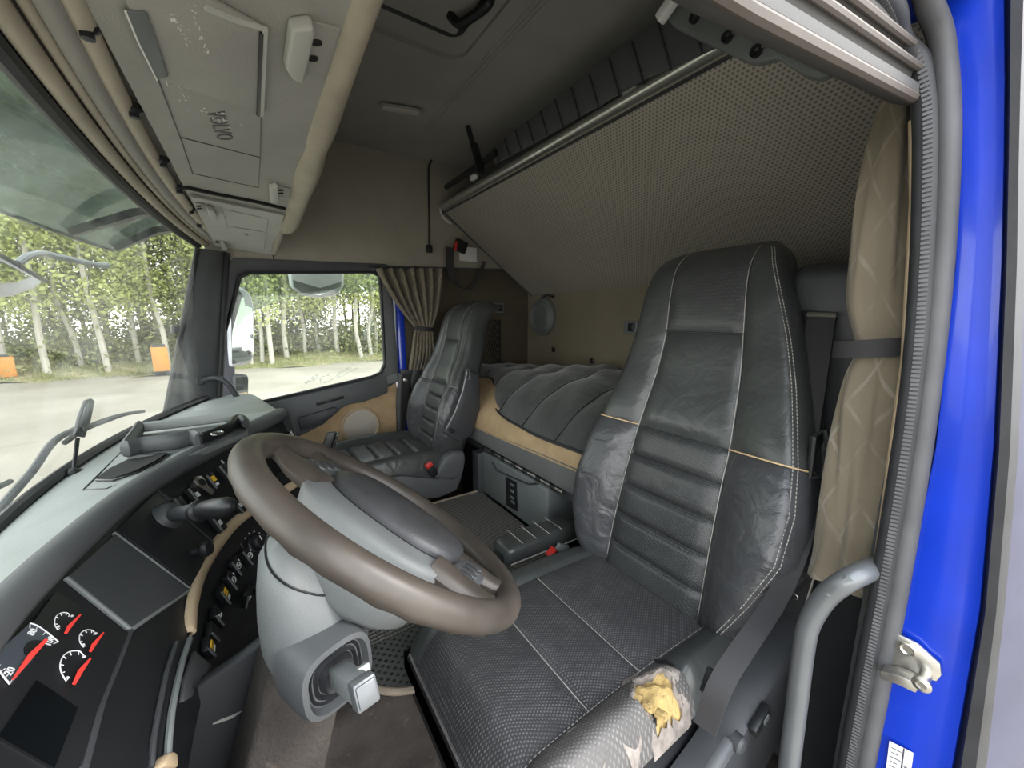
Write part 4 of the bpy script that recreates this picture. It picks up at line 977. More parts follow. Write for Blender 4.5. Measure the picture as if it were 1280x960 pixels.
def panel(O, s, fa0, fa1, t0, t1, na, nt, h, name, mat, par, pleats=0, bord=0.006):
    rows, uvs = [], []
    for i in range(nt + 1):
        v = i / nt; t = lerp(t0, t1, v); r, uu = [], []
        for j in range(na + 1):
            u = j / na; a = lerp(fa0(t), fa1(t), u)
            e = (1 - abs(2 * u - 1) ** 10) * (1 - abs(2 * v - 1) ** 10)
            if pleats: e *= 0.35 + 0.65 * abs(math.sin(v * pleats * math.pi)) ** 0.5
            p = back_pt(a, t, -bord + (h + bord) * e)
            r.append(O + p * s); uu.append((p.x, LB * t))
        rows.append(r); uvs.append(uu)
    m = MB(); m.grid(rows, uvs); return m.build(name, mat, par, angle=80)
def tube_on(O, s, pts, r, name, mat, par, n=6):
    return MB().tube([O + back_pt(a, t, l) * s for a, t, l in pts], r * s, n).build(name, mat, par)

def seat(root, O, s, driver):
    NEAR[0] = driver
    sa = lambda t: interp(TS, HS, t) / interp(TS, HW, t)
    ns = lambda t: -interp(TS, HS, t) / interp(TS, HWN if driver else HW, t); one = lambda t: 1.0; mone = lambda t: -1.0
    # shell
    m = MB(); rings = []
    for t in [k / 24 for k in range(25)]:
        fr = [O + back_pt(lerp(-1, 1, k / 20), t, -0.009) * s for k in range(21)]
        w = interp(TS, HW, t); bk = interp([0, .3, .8, 1], [-.16, -.15, -.13, -.13], t)
        dd = 0.02 * math.sin(min(1, t / .6) * math.pi) - 0.09 * max(0, (t - .86) / .14) ** 2.2
        rear = [O + (V(w * x * (interp(TS, HWN, t) / w if driver and x < 0 else 1) + (interp(TS, CX, t) if driver else 0), 0, 0) + BT * (LB * t) + BNf * (dd + bk * y)) * s for x, y in ((.99, .65), (.9, .9), (.5, 1), (0, 1), (-.5, 1), (-.9, .9), (-.99, .65))]
        rings.append(fr + rear)
    m.loft(rings); m.build('back_shell', 'leather_black', root, angle=60)
    panel(O, s, ns, sa, 0.72, 0.985, 14, 16, 0.004, 'headrest_panel', 'leather_perforated', root)
    panel(O, s, ns, sa, 0.44, 0.72, 14, 14, 0.006, 'upper_centre_panel', 'leather_black', root)
    tp = [0.02, 0.10, 0.185, 0.27, 0.355, 0.44]
    for k in range(5): panel(O, s, ns, sa, tp[k], tp[k + 1], 12, 8, 0.011, 'back_pleat', 'leather_perforated', root)
    for f0, f1, sd in ((mone, ns, -1), (sa, one, 1)):
        panel(O, s, f0, f1, 0.44, 0.985, 12, 24, 0.003, 'upper_bolster', 'leather_black', root)
        panel(O, s, f0, f1, 0.03, 0.44, 12, 20, 0.004, 'lower_bolster', 'leather_creased', root)
        # exposed seam between upper and lower bolster
        tube_on(O, s, [(sd * lerp(abs(f1(.44) if sd < 0 else f0(.44)), .93, k / 10), .44, 0.001) for k in range(11)], 0.0017 if driver else .001, 'bolster_seam', 'stitch_tan' if driver else 'stitch_grey', root)
        tube_on(O, s, [((f1(t) if sd < 0 else f0(t)), t, -0.0015) for t in [lerp(.05, .97, k / 30) for k in range(31)]], 0.0008, 'piping', 'stitch_grey', root)
    tube_on(O, s, [(lerp(-sa(.72), sa(.72), k / 10), .72, -0.001) for k in range(11)], 0.0018, 'headrest_seam', 'plastic_black', root)
    # double stitching along the near edge
    for off in ((0.80, 0.83) if driver else (0.8,)):
        m = MB()
        for k in range(110):
            t = lerp(.06, .95, k / 110); m.tube([O + back_pt(-off, t, .003) * s, O + back_pt(-off, t + .0055, .003) * s], .0008 * s, 4)
        m.build('edge_stitching', 'stitch_grey', root)['kind'] = 'stuff'
    # ---- cushion
    XF = 0.22 if driver else 0.25; XS = 0.15 if driver else 0.165
    def cz(x, y):   # top surface of the cushion
        q = abs(x) / (XF if x > 0 else 0.25)
        z = 0.03 + (0.03 if x < 0 or not driver else 0.002) * sstep(0.62, 0.85, q) - 0.06 * max(0, (q - 0.86) / 0.14) ** 2
        z += 0.012 * math.sin(min(1, max(0, y / 0.5)) * math.pi) - 0.07 * max(0, (y - 0.44) / 0.075) ** 2
        return z
    def cpanel(x0, x1, y0, y1, nx, ny, name, mat, h=0.006, hole=None):
        rows, uvs = [], []
        for i in range(ny + 1):
            v = i / ny; y = lerp(y0, y1, v); r, uu = [], []
            for j in range(nx + 1):
                u = j / nx; x = lerp(x0, x1, u); e = (1 - abs(2 * u - 1) ** 8) * (1 - abs(2 * v - 1) ** 10)
                r.append(O + V(x, y, cz(x, y) - 0.006 + (h + 0.006) * e) * s); uu.append((x, y))
            rows.append(r); uvs.append(uu)
        m = MB(); m.grid(rows, uvs)
        if hole:
            keep = []
            for f in m.f:
                c = sum((m.v[i] for i in f), Vector()) / 4; c = (c - O) / s
                if not hole(c.x, c.y): keep.append(f)
            m.f = keep
        return m.build(name, mat, root, angle=80)
    def cut(x, y):
        a = math.atan2(y - 0.232, x + 0.219); rr = 0.046 + 0.004 * math.sin(5 * a + 1) + 0.003 * math.sin(11 * a)
        return math.hypot((x + 0.219) * 1.15, y - 0.232) < rr
    cm = 'leather_cushion' if driver else 'leather_perforated'
    ys = (-0.03, 0.20, 0.33, 0.515) if driver else (-0.03, 0.1, 0.2, 0.3, 0.4, 0.515)
    for k in range(len(ys) - 1):
        cpanel(-0.165, XS, ys[k], ys[k + 1], 18, 12, 'cushion_panel', cm, 0.004 if driver else 0.012)
    cpanel(XS, XF, -0.02, 0.515, 10, 24, 'cushion_bolster', 'leather_black')
    if driver:
        cpanel(-0.25, -0.165, -0.02, 0.16, 14, 24, 'cushion_bolster', 'leather_black', hole=cut)
        cpanel(-0.25, -0.165, 0.16, 0.515, 24, 90, 'worn_bolster', 'leather_worn', 0.008, hole=cut)
    else:
        cpanel(-0.25, -0.165, -0.02, 0.515, 10, 24, 'cushion_bolster', 'leather_black')
    # cushion body under the covers
    rows = []
    for i in range(19):
        y = lerp(-0.05, 0.52, i / 18); w = 0.252
        wf = w if not driver else .222
        top = [O + V(lerp(-w, wf, k / 16), y, cz(lerp(-.25, XF, k / 16), min(y, .515)) - (0.04 if driver and k < 4 else 0.012)) * s for k in range(17)]
        rows.append(top + [O + V(wf, y, -0.06) * s, O + V(wf * .96, y, -0.13) * s, O + V(-w * .96, y, -0.13) * s, O + V(-w, y, -0.06) * s])
    m = MB(); m.loft(rows); m.build('cushion_body', 'leather_black' if not driver else 'plastic_black', root, angle=60)
    if driver:
        # lift the hole: fold of foam, frayed lining round it
        random.seed(7); ring = []
        for k in range(40):
            a = 2 * math.pi * k / 40; rr = 0.046 + 0.004 * math.sin(5 * a + 1) + 0.003 * math.sin(11 * a)
            x, y = -0.219 + rr * math.cos(a) / 1.15, 0.232 + rr * math.sin(a); ring.append((max(x, -.25), y))
        m = MB(); rings = [[], [], [], []]
        for k, (x, y) in enumerate(ring):
            j = random.uniform(0, .006); cx, cy = -0.219, 0.232; dx, dy = (x - cx), (y - cy); L = math.hypot(dx, dy)
            ox, oy = dx / L, dy / L
            for i, (dr, dz) in enumerate(((0.013 + j, 0.001), (0.005, 0.005 + j * .5), (-0.002 - j, 0.003), (-0.006, -0.012))):
                X_, Y_ = max(x + ox * dr, -.2535), y + oy * dr; rings[i].append(O + V(X_, Y_, cz(max(-.262, X_), Y_) + dz) * s)
        m.loft(rings, caps=False); m.build('frayed_lining', 'frayed_cloth', root, angle=80, fix=False)
        m = MB(); rows = []
        for i in range(13):
            t = i / 12; r = []
            for k in range(32):
                a = 2 * math.pi * k / 32; rr = 0.049 * (1 - t) + 0.0005
                x, y = -0.219 + rr * math.cos(a) / 1.15, 0.232 + rr * math.sin(a)
                x = max(x, -.25)
                nz = 0.004 * math.sin(x * 210 + 1) * math.cos(y * 170) + 0.003 * math.sin(x * 90 - y * 130)
                r.append(O + V(x, y, cz(max(-.25, x), y) - 0.007 - 0.006 * (1 - (1 - t) ** 2) + nz) * s)
            rows.append(r)
        m.loft(rows, caps=False); m.build('bare_foam', 'foam', root, angle=80)
        c = O + V(-0.232, 0.262, cz(-.232, .262) - 0.008) * s
        MB().lathe(c, (0, 0, 1), [(0.009, -.01), (0.008, .001), (0.004, .003), (0, .003)], 10).build('foam_pit', 'dark_void', root)
        for k in range(3):
            q = O + V(-.205 - .02 * k, .268 - .006 * k, cz(-.22, .26) - 0.006) * s
            MB().obox(q, V(.008, .003, 0), V(-.003, .009, .002), V(0, .001, .004)).build('foam_flake', 'foam', root, bevel=.002)
        # second tear further forward
        for cx, cy, ax, ay in ((-.225, .315, .022, .03), (-.20, .375, .02, .036), (-.237, .40, .012, .03)):
            pts = []
            for k in range(22):
                a = 2 * math.pi * k / 22; f = 1 + .22 * math.sin(3 * a + cx * 90) + .12 * math.sin(7 * a); x, y = cx + ax * f * math.cos(a), cy + ay * f * math.sin(a)
                pts.append(O + V(x, y, cz(max(x, -.25), y) + .0035) * s)
            MB().prism(pts, (0, 0, .004)).build('torn_patch', 'frayed_cloth', root, bevel=.001)
        for pth in (((-.168, .165), (-.19, .163), (-.21, .17)), ((-.17, .29), (-.185, .285), (-.205, .292), (-.215, .286))):
            MB().tube([O + V(x, y, cz(x, y) + .003) * s for x, y in pth], .0022, 5).build('split_seam', 'dark_void', root)
        m = MB()
        for k in range(60):
            y = lerp(.0, .5, k / 60); m.tube([O + V(-.166, y, cz(-.166, y) + .001) * s, O + V(-.166, y + .005, cz(-.166, y + .005) + .001) * s], .0008, 4)
        m.build('cushion_stitching', 'stitch_grey', root)['kind'] = 'stuff'
        for y in (.2, .33):
            MB().tube([O + V(lerp(-.163, XS - .002, k / 12), y, cz(lerp(-.163, XS - .002, k / 12), y) - .005) * s for k in range(13)], .0009, 5).build('pleat_seam', 'stitch_grey', root)
    # front piping edge
    MB().tube([O + V(lerp(-.245, XF - .005, k / 16), .517, cz(lerp(-.245, XF - .005, k / 16), .515) - .004) * s for k in range(17)], .003 * s, 6).build('front_piping', 'leather_worn' if driver else 'plastic_grey', root)
    # base
    m = MB(); m.box(-.2, .2, .02, .44, -.2, -.12); 
    for i, p in enumerate(m.v): m.v[i] = O + p * s
    m.build('seat_frame', 'plastic_black', root, bevel=.01 * s)
    fz = -1.1
    m = MB()
    for k in range(6):
        za = lerp(O.z - .2 * s, fz, k / 6); zb = lerp(O.z - .2 * s, fz, (k + .5) / 6); zc = lerp(O.z - .2 * s, fz, (k + 1) / 6)
        rr = []
        if k == 0: m_r = []
        for zz, g in ((za, 0), (zb, .02)):
            m_r.append([V(O.x + x * (.16 + g) * s, O.y + (.23 + y * (.17 + g)) * s, zz) for x, y in sup(1, 1, 6, 28)])
    m_r.append([V(O.x + x * .16 * s, O.y + (.23 + y * .17) * s, fz + .001) for x, y in sup(1, 1, 6, 28)])
    m.loft(m_r); m.build('bellows', 'rubber', root, angle=30)
    return cz

# driver's seat
dO = V(0.535, -0.73, -0.68)
ds = thing('driver_seat', V(0.535, -0.5, -1.1), 'black leather driver seat with torn cushion edge showing yellow foam', 'seat')
czf = seat(ds, dO, 1.0, True)
# outer side trim with controls
prof = [(-.80, -.615), (-.86, -.6), (-.905, -.63), (-.92, -.7), (-.88, -.78), (-.7, -.86), (-.45, -.9), (-.26, -.9), (-.25, -.8), (-.4, -.74), (-.55, -.70), (-.66, -.655), (-.74, -.622)]
m = MB(); P = [V(0.278, y, z) for y, z in prof]; Q = [V(0.236, y, z) for y, z in prof]; R_ = [V(0.226, lerp(y, -.62, .08), lerp(z, -.76, .1)) for y, z in prof]
m.loft([P, Q, R_]); m.build('side_trim', 'plastic_dark', ds, angle=40)
def on_side(u, v, x=0.226): return at(u, v, x=x)
cc = on_side(945, 895); cdv = (on_side(962, 868) - on_side(928, 925)).normalized(); cpv = V(1, 0, 0).cross(cdv)
cs = MB().obox(cc + V(-.006, 0, 0), V(.007, 0, 0), cdv * .027, cpv * .01).build('control_switch', 'plastic_black', ds, bevel=.003)
MB().obox(cc + V(-.0135, 0, 0) + cdv * .006, V(.001, 0, 0), cdv * .008, cpv * .005).build('switch_mark', 'plastic_grey', cs)
c2 = on_side(918, 925); MB().lathe(c2 + V(.002, 0, 0), (-1, 0, 0), [(.014, 0), (.014, .012), (.01, .016), (0, .016)], 18).build('control_knob', 'plastic_dark', ds)
c3 = on_side(895, 945); MB().obox(c3 + V(-.004, 0, 0), V(.007, 0, 0), cdv * .03, cpv * .011).build('control_lever', 'plastic_roll', ds, bevel=.004)
a_, b_ = at(895, 840, x=.25), at(885, 870, x=.25)
MB().obox((a_ + b_) / 2, V(.012, 0, 0), (a_ - b_) / 2, V(0, .006, .004)).build('trim_slot', 'plastic_black', ds, bevel=.002)
# arm rest and buckle on the far side
ar0, ar1 = at(640, 690, x=0.86), at(708, 655, x=0.86)
ar0 = V(.86, -.53, -.672); ar1 = V(.86, -.80, -.678)
ad = (ar1 - ar0); al = ad.length; ad.normalize(); au = V(0, 0, 1); au = (au - ad * au.dot(ad)).normalized(); as_ = ad.cross(au)
m = MB(); rings = []
for t, w, h in ((0, .75, .7), (.03, .95, .92), (.1, 1, 1), (.5, 1, 1.05), (.9, 1, 1.1), (1, .85, .9)):
    rings.append([ar0 + ad * (al * t) + as_ * x * .044 * w + au * y * .03 * h for x, y in sup(1, 1, 4, 24)])
m.loft(rings); arm = m.build('armrest', 'leather_black', ds, angle=60)
for k in range(4): MB().tube([ar0 + ad * (al * (.2 + .18 * k)) + as_ * x * .046 + au * .0315 for x in (-1, -.4, .2, .8)], .0012, 5).build('armrest_stitch', 'stitch_grey', arm)
MB().tube([ar0 + ad * (al * t) + as_ * .05 + au * -.012 for t in (0.02, .5, .98)], .002, 5).build('armrest_piping', 'stitch_grey', arm)
MB().obox(ar0 - ad * .01 - au * .012 , as_ * .02, au * .012, ad * .03).build('armrest_hinge', 'plastic_black', arm, bevel=.004)
bk = at(690, 692, x=.79); bd_ = V(0, .5, .85).normalized()
bo = MB().obox(bk - bd_ * .03, V(.012, 0, 0), V(0, .85, -.5) * .018, bd_ * .035).build('buckle', 'plastic_black', ds, bevel=.003)
MB().obox(bk + bd_ * .006, V(.011, 0, 0), V(0, .85, -.5) * .015, bd_ * .006).build('buckle_button', 'red_plastic', bo, bevel=.002)
MB().obox(bk + V(.0, -.035, -.005), V(.006, 0, 0), V(0, .02, .01), V(0, -.01, .02)).build('buckle_stalk', 'plastic_grey', bo, bevel=.002)
# tilting recliner link at the back, near side
MB().obox(V(.29, -.83, -.60), V(.012, 0, 0), V(0, .04, .02), V(0, -.02, .07)).build('recliner_link', 'plastic_black', ds, bevel=.006)

# passenger seat
pO = V(1.68, -0.62, -0.62); ps = 0.8
pseat = thing('passenger_seat', V(1.68, -0.45, -1.1), 'black leather passenger seat with pleated cushion beside the far door', 'seat')
seat(pseat, pO, ps, False)
# recliner cover, buckle, levers on the near side
xq = 1.68 - .25 * ps
pr = [at(u, v, x=xq - .02) for u, v in ((541, 596), (546, 584), (555, 570), (566, 563), (578, 563), (580, 572), (577, 590), (566, 598))]
MB().prism([p + V(.03, 0, 0) for p in pr], (-.05, 0, 0)).build('recliner_cover', 'plastic_roll', pseat, bevel=.012, seg=3)
p = at(537, 583, x=xq - .03); d_ = V(0, .45, .89)
bo = MB().obox(p - d_ * .02, V(.012, 0, 0), V(0, .89, -.45) * .014, d_ * .03).build('buckle', 'plastic_black', pseat, bevel=.003)
MB().obox(p + d_ * .008, V(.0125, 0, 0), V(0, .89, -.45) * .0145, d_ * .008).build('buckle_button', 'red_plastic', bo, bevel=.002)
sd_ = [at(u, v, x=xq - .012) for u, v in ((462, 600), (500, 594), (545, 598), (578, 590), (570, 612), (545, 622), (500, 622), (470, 615))]
MB().prism([p + V(.03, 0, 0) for p in sd_], (-.04, 0, 0)).build('base_trim', 'plastic_roll', pseat, bevel=.006)
bp_ = [at(u, v, x=xq - .005) for u, v in ((553, 540), (575, 500), (583, 462), (598, 468), (599, 510), (588, 545), (572, 552))]
MB().prism([p + V(.02, 0, 0) for p in bp_], (-.03, 0, 0)).build('back_side_cover', 'plastic_dark', pseat, bevel=.006)
MB().tube([at(u, v, x=xq - .04) for u, v in ((558, 536), (569, 515), (578, 490), (584, 465))], .0035, 8).build('release_bar', 'handle_grey', pseat)
q = at(585, 468, x=xq - .04); m = MB(); m.tube([q + V(0, math.cos(a) * .009, math.sin(a) * .022) for a in [2 * math.pi * k / 12 for k in range(13)]], .003, 6); m.build('release_ring', 'handle_grey', pseat)
q = at(565, 539, x=xq - .036); MB().lathe(q, (-1, 0, 0), [(.01, -.004), (.01, .004), (0, .005)], 12).build('pivot', 'plastic_black', pseat)
# ================================================================== BUNKS
lb = thing('lower_bunk', (1.08, -1.15, -1.1), 'grey lower bunk base across the rear wall behind the seats', 'bunk')
YF = -0.8
MB().box(0.44, 2.06, -1.497, YF - 0.015, -0.6, -0.56).build('deck', 'plastic_dark', lb)
MB().box(0.44, 2.06, -1.49, -0.99, -1.1, -0.6).build('base', 'plastic_black', lb)
MB().tube([V(0.9, YF - 0.004, -0.575), V(1.47, YF - 0.004, -0.575)], 0.007, 8).build('hinge_rod', 'bolt_steel', lb)
for k in range(7): MB().tube([V(.94 + .08 * k, YF - .004, -.575), V(.965 + .08 * k, YF - .004, -.575)], 0.0105, 8).build('hinge_knuckle', 'plastic_black', lb)
bx = thing('storage_box', (1.2, -0.88, -0.79), 'dark grey storage box with switch panel below the bunk edge', 'storage box')
xa, xb = at(652, 657, y=YF).x, 1.462
m = MB(); m.box(0.98, 1.455, -0.98, YF, -0.79, -0.595); m.build('front_panel', 'plastic_grey', bx, bevel=0.012, seg=3)
m = MB(); P = [at(u, v, y=YF) for u, v in ((616, 578), (622, 588), (640, 596), (662, 605), (672, 604))]
MB().tube([p + V(0, .003, 0) for p in P], .004, 6).build('recess_rim', 'plastic_dark', bx)
q = [at(u, v, y=YF + .001) for u, v in ((633, 596), (646, 603), (647, 639), (634, 631))]
sp0 = MB().prism(q, (0, .004, 0)).build('switch_panel', 'plastic_black', bx)
for u, v in ((640, 606), (640, 614), (640, 622), (641, 628)):
    p = at(u, v, y=YF + .006); MB().obox(p, V(.011, 0, 0), V(0, .002, 0), V(0, 0, .005)).build('push_button', 'plastic_grey', sp0, bevel=.001)
# mattress: grey lower border, tan upper side
mt = thing('mattress', (1.08, -1.15, -0.56), 'bunk mattress with tan fabric top and grey border', 'mattress')
def mat_z(y, x): return 0.0
def mrow(x, prof): return [V(x, y, z) for y, z in prof]
xs = [0.46 + 1.58 * k / 30 for k in range(31)]
def topz(x, y): 
    t = (y + 1.5) / 0.7
    return -0.36 + 0.06 * math.sin(math.pi * min(1, max(0, t)) * .9) + 0.02 * math.cos((x - 1.2) * 2.2) - 0.065 * sstep(-1.0, -.79, y)
m = MB(); m.loft([[V(x, -1.49, -.555), V(x, YF + .01, -.555), V(x, YF + .018, -.53), V(x, YF + .012, -.47 + .012 * math.sin(x * 3)), V(x, YF - .02, -.46), V(x, -1.49, -.46)] for x in xs]); m.build('border', 'mattress_grey', mt, angle=50)
m = MB(); m.loft([[V(x, YF + .013, -.478 + .012 * math.sin(x * 3)), V(x, YF + .006, -.43), V(x, YF - .03, topz(x, YF - .03) - .006), V(x, YF - .12, topz(x, YF - .12) - .004)] + [V(x, y, topz(x, y) - .004) for y in (-1.05, -1.2, -1.35, -1.49)] + [V(x, -1.49, -.47), V(x, -.85, -.47)] for x in xs]); m.build('tan_cover', 'fabric_tan', mt, angle=60)
MB().tube([V(x, YF + .015, -.476 + .012 * math.sin(x * 3)) for x in xs], .0035, 6).build('piping', 'fabric_tan', mt)
# quilt on the mattress
ql = []
qx0, qx1 = 0.72, 1.98
m = MB(); rows, uvs = [], []
NX, NY = 72, 40
def qedge(x):   # front edge of the quilt sags towards the middle
    return -0.79 - 0.2 * sstep(1.2, 1.75, x) + 0.01 * math.sin(x * 14)
for i in range(NY + 1):
    v = i / NY; r = []
    for j in range(NX + 1):
        x = lerp(qx0, qx1, j / NX); y = lerp(qedge(x), -1.47, v)
        px = (x - qx0) / 0.205; puff = abs(math.sin(px * math.pi)) ** .32
        edge = min(1, v / .06, (1 - v) / .06, j / NX / .04, (1 - j / NX) / .04)
        z = topz(x, y) + 0.006 + (0.028 * puff + 0.004 * math.sin(x * 37 + y * 23) * puff + .004 * math.sin(y * 41)) * max(0, edge) ** .5 + 0.05 * math.exp(-((x - 1.15) / .35) ** 2) * math.exp(-((y + 1.3) / .2) ** 2)
        if v < .08: z -= 0.018 * (1 - v / .08)
        r.append(V(x, y, z))
    rows.append(r)
m.slab(rows, V(0, 0, -.012)); qo = m.build('quilt', 'quilt', None, angle=70)
for k in range(1, 6):
    j = round(.205 * k / (qx1 - qx0) * NX); MB().tube([rows[i][j] + V(0, 0, .001) for i in range(0, NY + 1, 2)], .0025, 5).build('quilt_seam', 'plastic_black', qo)
MB().tube([p + V(0, .003, -.003) for p in rows[0]], .005, 6).build('quilt_piping', 'webbing', qo)
tag(qo, 'dark grey stitched quilt spread over the bunk mattress', 'quilt')
# ---- upper bunk, tipped up
ub = thing('upper_bunk', (1.08, -1.2, 0.13), 'upper bunk tipped up, its dotted vinyl underside facing down', 'bunk')
r0, h0 = V(0, -.9, .565), V(0, -1.5, .137)
bx0, bx1 = 0.165, 2.04
rows, uvs = [], []
for i in range(9):
    t = i / 8; r, uu = [], []
    for j in range(25):
        x = lerp(bx0, bx1, j / 24); p = lerp(r0, h0, t); r.append(V(x, p.y, p.z - .006 * math.sin(math.pi * t))); uu.append((x, t * .74))
    rows.append(r); uvs.append(uu)
m = MB(); m.slab(rows, V(0, -.035, .055), uvs); m.build('bunk_board', 'bunk_vinyl', ub, angle=50)
MB().tube([V(bx0, -.892, .573), V(bx1 - .03, -.892, .573)], .0165, 12).build('front_rail', 'aluminium', ub)
MB().tube([V(bx0, -.905, .55), V(bx1, -.905, .55)], .005, 6).build('rail_lip', 'plastic_dark', ub)
MB().tube([V(bx1 - .008, lerp(-.9, -1.5, t), lerp(.56, .133, t)) for t in (0, .5, 1)], .006, 6).build('board_piping', 'plastic_roll', ub)
MB().tube(smooth_path([V(bx1 - .02, -.89, .575), V(bx1 - .005, -.89, .57), V(bx1 - .005, -.905, .53), V(bx1 - .008, -.95, .5)]), .005, 6).build('end_cap', 'label_white', ub)
# mattress of the upper bunk behind the rail
m = MB(); m.slab([[V(x, -.93, .60), V(x, -1.46, .23)] for x in (bx0 + .03, 1.0, bx1 - .05)], V(0, -.05, .08)); m.build('bunk_mattress', 'mattress_grey', ub, bevel=.02)
for u, v in ((592, 222), (785, 108)):
    p = at(u, v, y=-.88); MB().obox(p, V(.022, 0, 0), V(0, .01, 0), V(0, 0, .009)).build('rail_clip', 'label_white', ub, bevel=.003)
# dark luggage flap above the rail
lf = thing('luggage_net', (1.3, -.9, .6), 'dark ribbed luggage flap lying above the upper bunk rail', 'net')
P = [at(u, v, y=-.86) for u, v in ((612, 188), (700, 118), (790, 45), (880, -15), (900, 55), (800, 100), (690, 165), (618, 205))]
fl_ = MB().prism(P, (0, -.012, 0)).build('flap', 'plastic_roll', lf, bevel=.003)
for k in range(12):
    t = (k + .5) / 12; a = lerp(P[0], P[3], t); b = lerp(P[7], P[4], t); MB().tube([a + V(0, .002, 0), b + V(0, .002, 0)], .003, 5).build('rib', 'plastic_dark', lf)
# folding black support arm
sa_ = thing('bunk_support', at(590, 180, y=-.84), 'black jointed support arm hanging from ceiling to bunk rail', 'support arm')
k2 = lambda *p: [(400 + x / 2.909, y / 2.909) for x, y in p]
c = [at(u, v, y=-.84) for u, v in k2((545, 362), (525, 385), (530, 430), (560, 540), (580, 610))]
MB().tube(smooth_path(c, 4), .011, 8).build('upper_arm', 'plastic_black', sa_)
MB().lathe(c[0], (0, .3, 1), [(.018, -.008), (.018, .004), (.01, .01)], 12).build('ceiling_foot', 'plastic_black', sa_)
c = [at(u, v, y=-.85) for u, v in k2((460, 680), (520, 640), (580, 600), (640, 555))]
MB().tube(c, .013, 8).build('lower_arm', 'plastic_black', sa_)
c = [at(u, v, y=-.84) for u, v in k2((560, 530), (575, 580), (585, 625))]
MB().tube(c, .017, 8).build('sleeve', 'plastic_black', sa_)
# hanging cord by the side lining
hc = thing('pull_strap', at(538, 250, x=2.0), 'thin black strap with end block hanging on beige side lining', 'strap')
c = [at(u, v, x=2.03) for u, v in k2((445, 540), (420, 560), (400, 595), (395, 640), (397, 760), (398, 905))]
MB().tube(smooth_path(c, 5), .0055, 6).build('cord', 'webbing', hc)
MB().obox(c[0], V(.012, 0, 0), V(0, .022, .01), V(0, -.01, .022)).build('top_clamp', 'plastic_black', hc, bevel=.004)
MB().obox(c[-1], V(.01, 0, 0), V(0, .015, 0), V(0, 0, .02)).build('end_block', 'plastic_black', hc, bevel=.004)
# loose belt with red buckle
hb_ = thing('hanging_belt', at(575, 330, x=1.95), 'loose black belt loop with red buckle hanging behind passenger seat', 'belt')
k6 = lambda *p: [(480 + x / 5.335, 300 + y / 5.335) for x, y in p]
def strap(P, w, th, wd, name, mat, par, wl_=None):
    """flat webbing along P, wide along wd"""
    m = MB(); rows = []
    for p in P: rows.append([p - wd * w / 2, p + wd * w / 2])
    m.slab(rows, th); return m.build(name, mat, par, angle=60)
c = smooth_path([at(u, v, x=1.98) for u, v in k6((440, 50), (438, 120), (445, 200), (475, 280), (530, 325), (580, 320), (620, 260), (655, 190), (668, 145))], 5)
strap(c[:16], .045, V(-.003, 0, 0), V(.1, .9, .1).normalized(), 'webbing_strap', 'webbing', hb_)
strap(c[14:], .02, V(-.003, 0, .002), V(.5, .5, .2).normalized(), 'webbing_strap', 'webbing', hb_)
p = at(*k6((510, 40))[0], x=1.97)
MB().obox(p, V(.012, 0, 0), V(0, -.035, -.012), V(0, -.012, .03)).build('buckle', 'plastic_black', hb_, bevel=.006)
p = at(*k6((478, 42))[0], x=1.955); MB().obox(p, V(.008, 0, 0), V(0, .006, 0), V(0, -.005, .024)).build('buckle_button', 'red_plastic', hb_, bevel=.002)
p = at(*k6((560, 95))[0], x=2.04); MB().obox(p, V(.006, 0, 0), V(0, .055, 0), V(0, 0, .04)).build('anchor_plate', 'label_white', hb_, bevel=.004)
# round vent on the rear wall with its bracket, wall switches
rf = thing('round_vent', at(680, 397, y=-1.49), 'round dark vent with stepped rim on the rear wall', 'vent')
c = at(680, 396, y=-1.5)
MB().lathe(c, (0, 1, 0), [(.115, 0), (.115, .02), (.1, .035), (.095, .028), (.08, .04), (.07, .032), (.05, .038), (.0, .038)], 32).build('body', 'plastic_grey', rf)
MB().tube([c + V(0, .02, .11), c + V(-.05, .03, .13), c + V(-.12, .03, .115)], .008, 8).build('bracket', 'plastic_dark', rf)
for nm, (u, v), x_, y_, lab in (('wall_switch', (790, 409), None, -1.5, 'small grey switch on the rear wall beside the driver seat'), ('wall_lamp', (622, 385), 2.06, None, 'small dark reading lamp on side wall above the net')):
    p = at(u, v, x=x_, y=y_) ; t = thing(nm, p, lab, 'switch' if nm == 'wall_switch' else 'lamp')
    nn = V(0, 1, 0) if y_ else V(-1, 0, 0); ss = V(1, 0, 0) if y_ else V(0, 1, 0)
    MB().obox(p + nn * .006, ss * .04, V(0, 0, .03), nn * .007).build('plate', 'plastic_grey', t, bevel=.004)
    MB().obox(p + nn * .014 - ss * .008, ss * .018, V(0, 0, .02), nn * .005).build('rocker', 'plastic_black', t, bevel=.002)
# ================================================================== CURTAINS
def curtain(name, path_top, wid, label, tie_z, zs, axis, x_fn, fold=7, amp=.018):
    pass
def curtain_mesh(cols, name, par, mat='curtain_cloth', th=.004):
    """cols[i][j]: i down, j across"""
    uvs = []; Lv = 0
    for i, r in enumerate(cols):
        if i: Lv += (r[len(r) // 2] - cols[i - 1][len(r) // 2]).length
        Lu = 0; uu = []
        for j, p in enumerate(r):
            if j: Lu += (p - r[j - 1]).length if i == 0 else (cols[0][j] - cols[0][j - 1]).length
            uu.append((Lu, Lv))
        uvs.append(uu)
    m = MB(); m.slab(cols, th, uvs); return m.build(name, mat, par, angle=80)
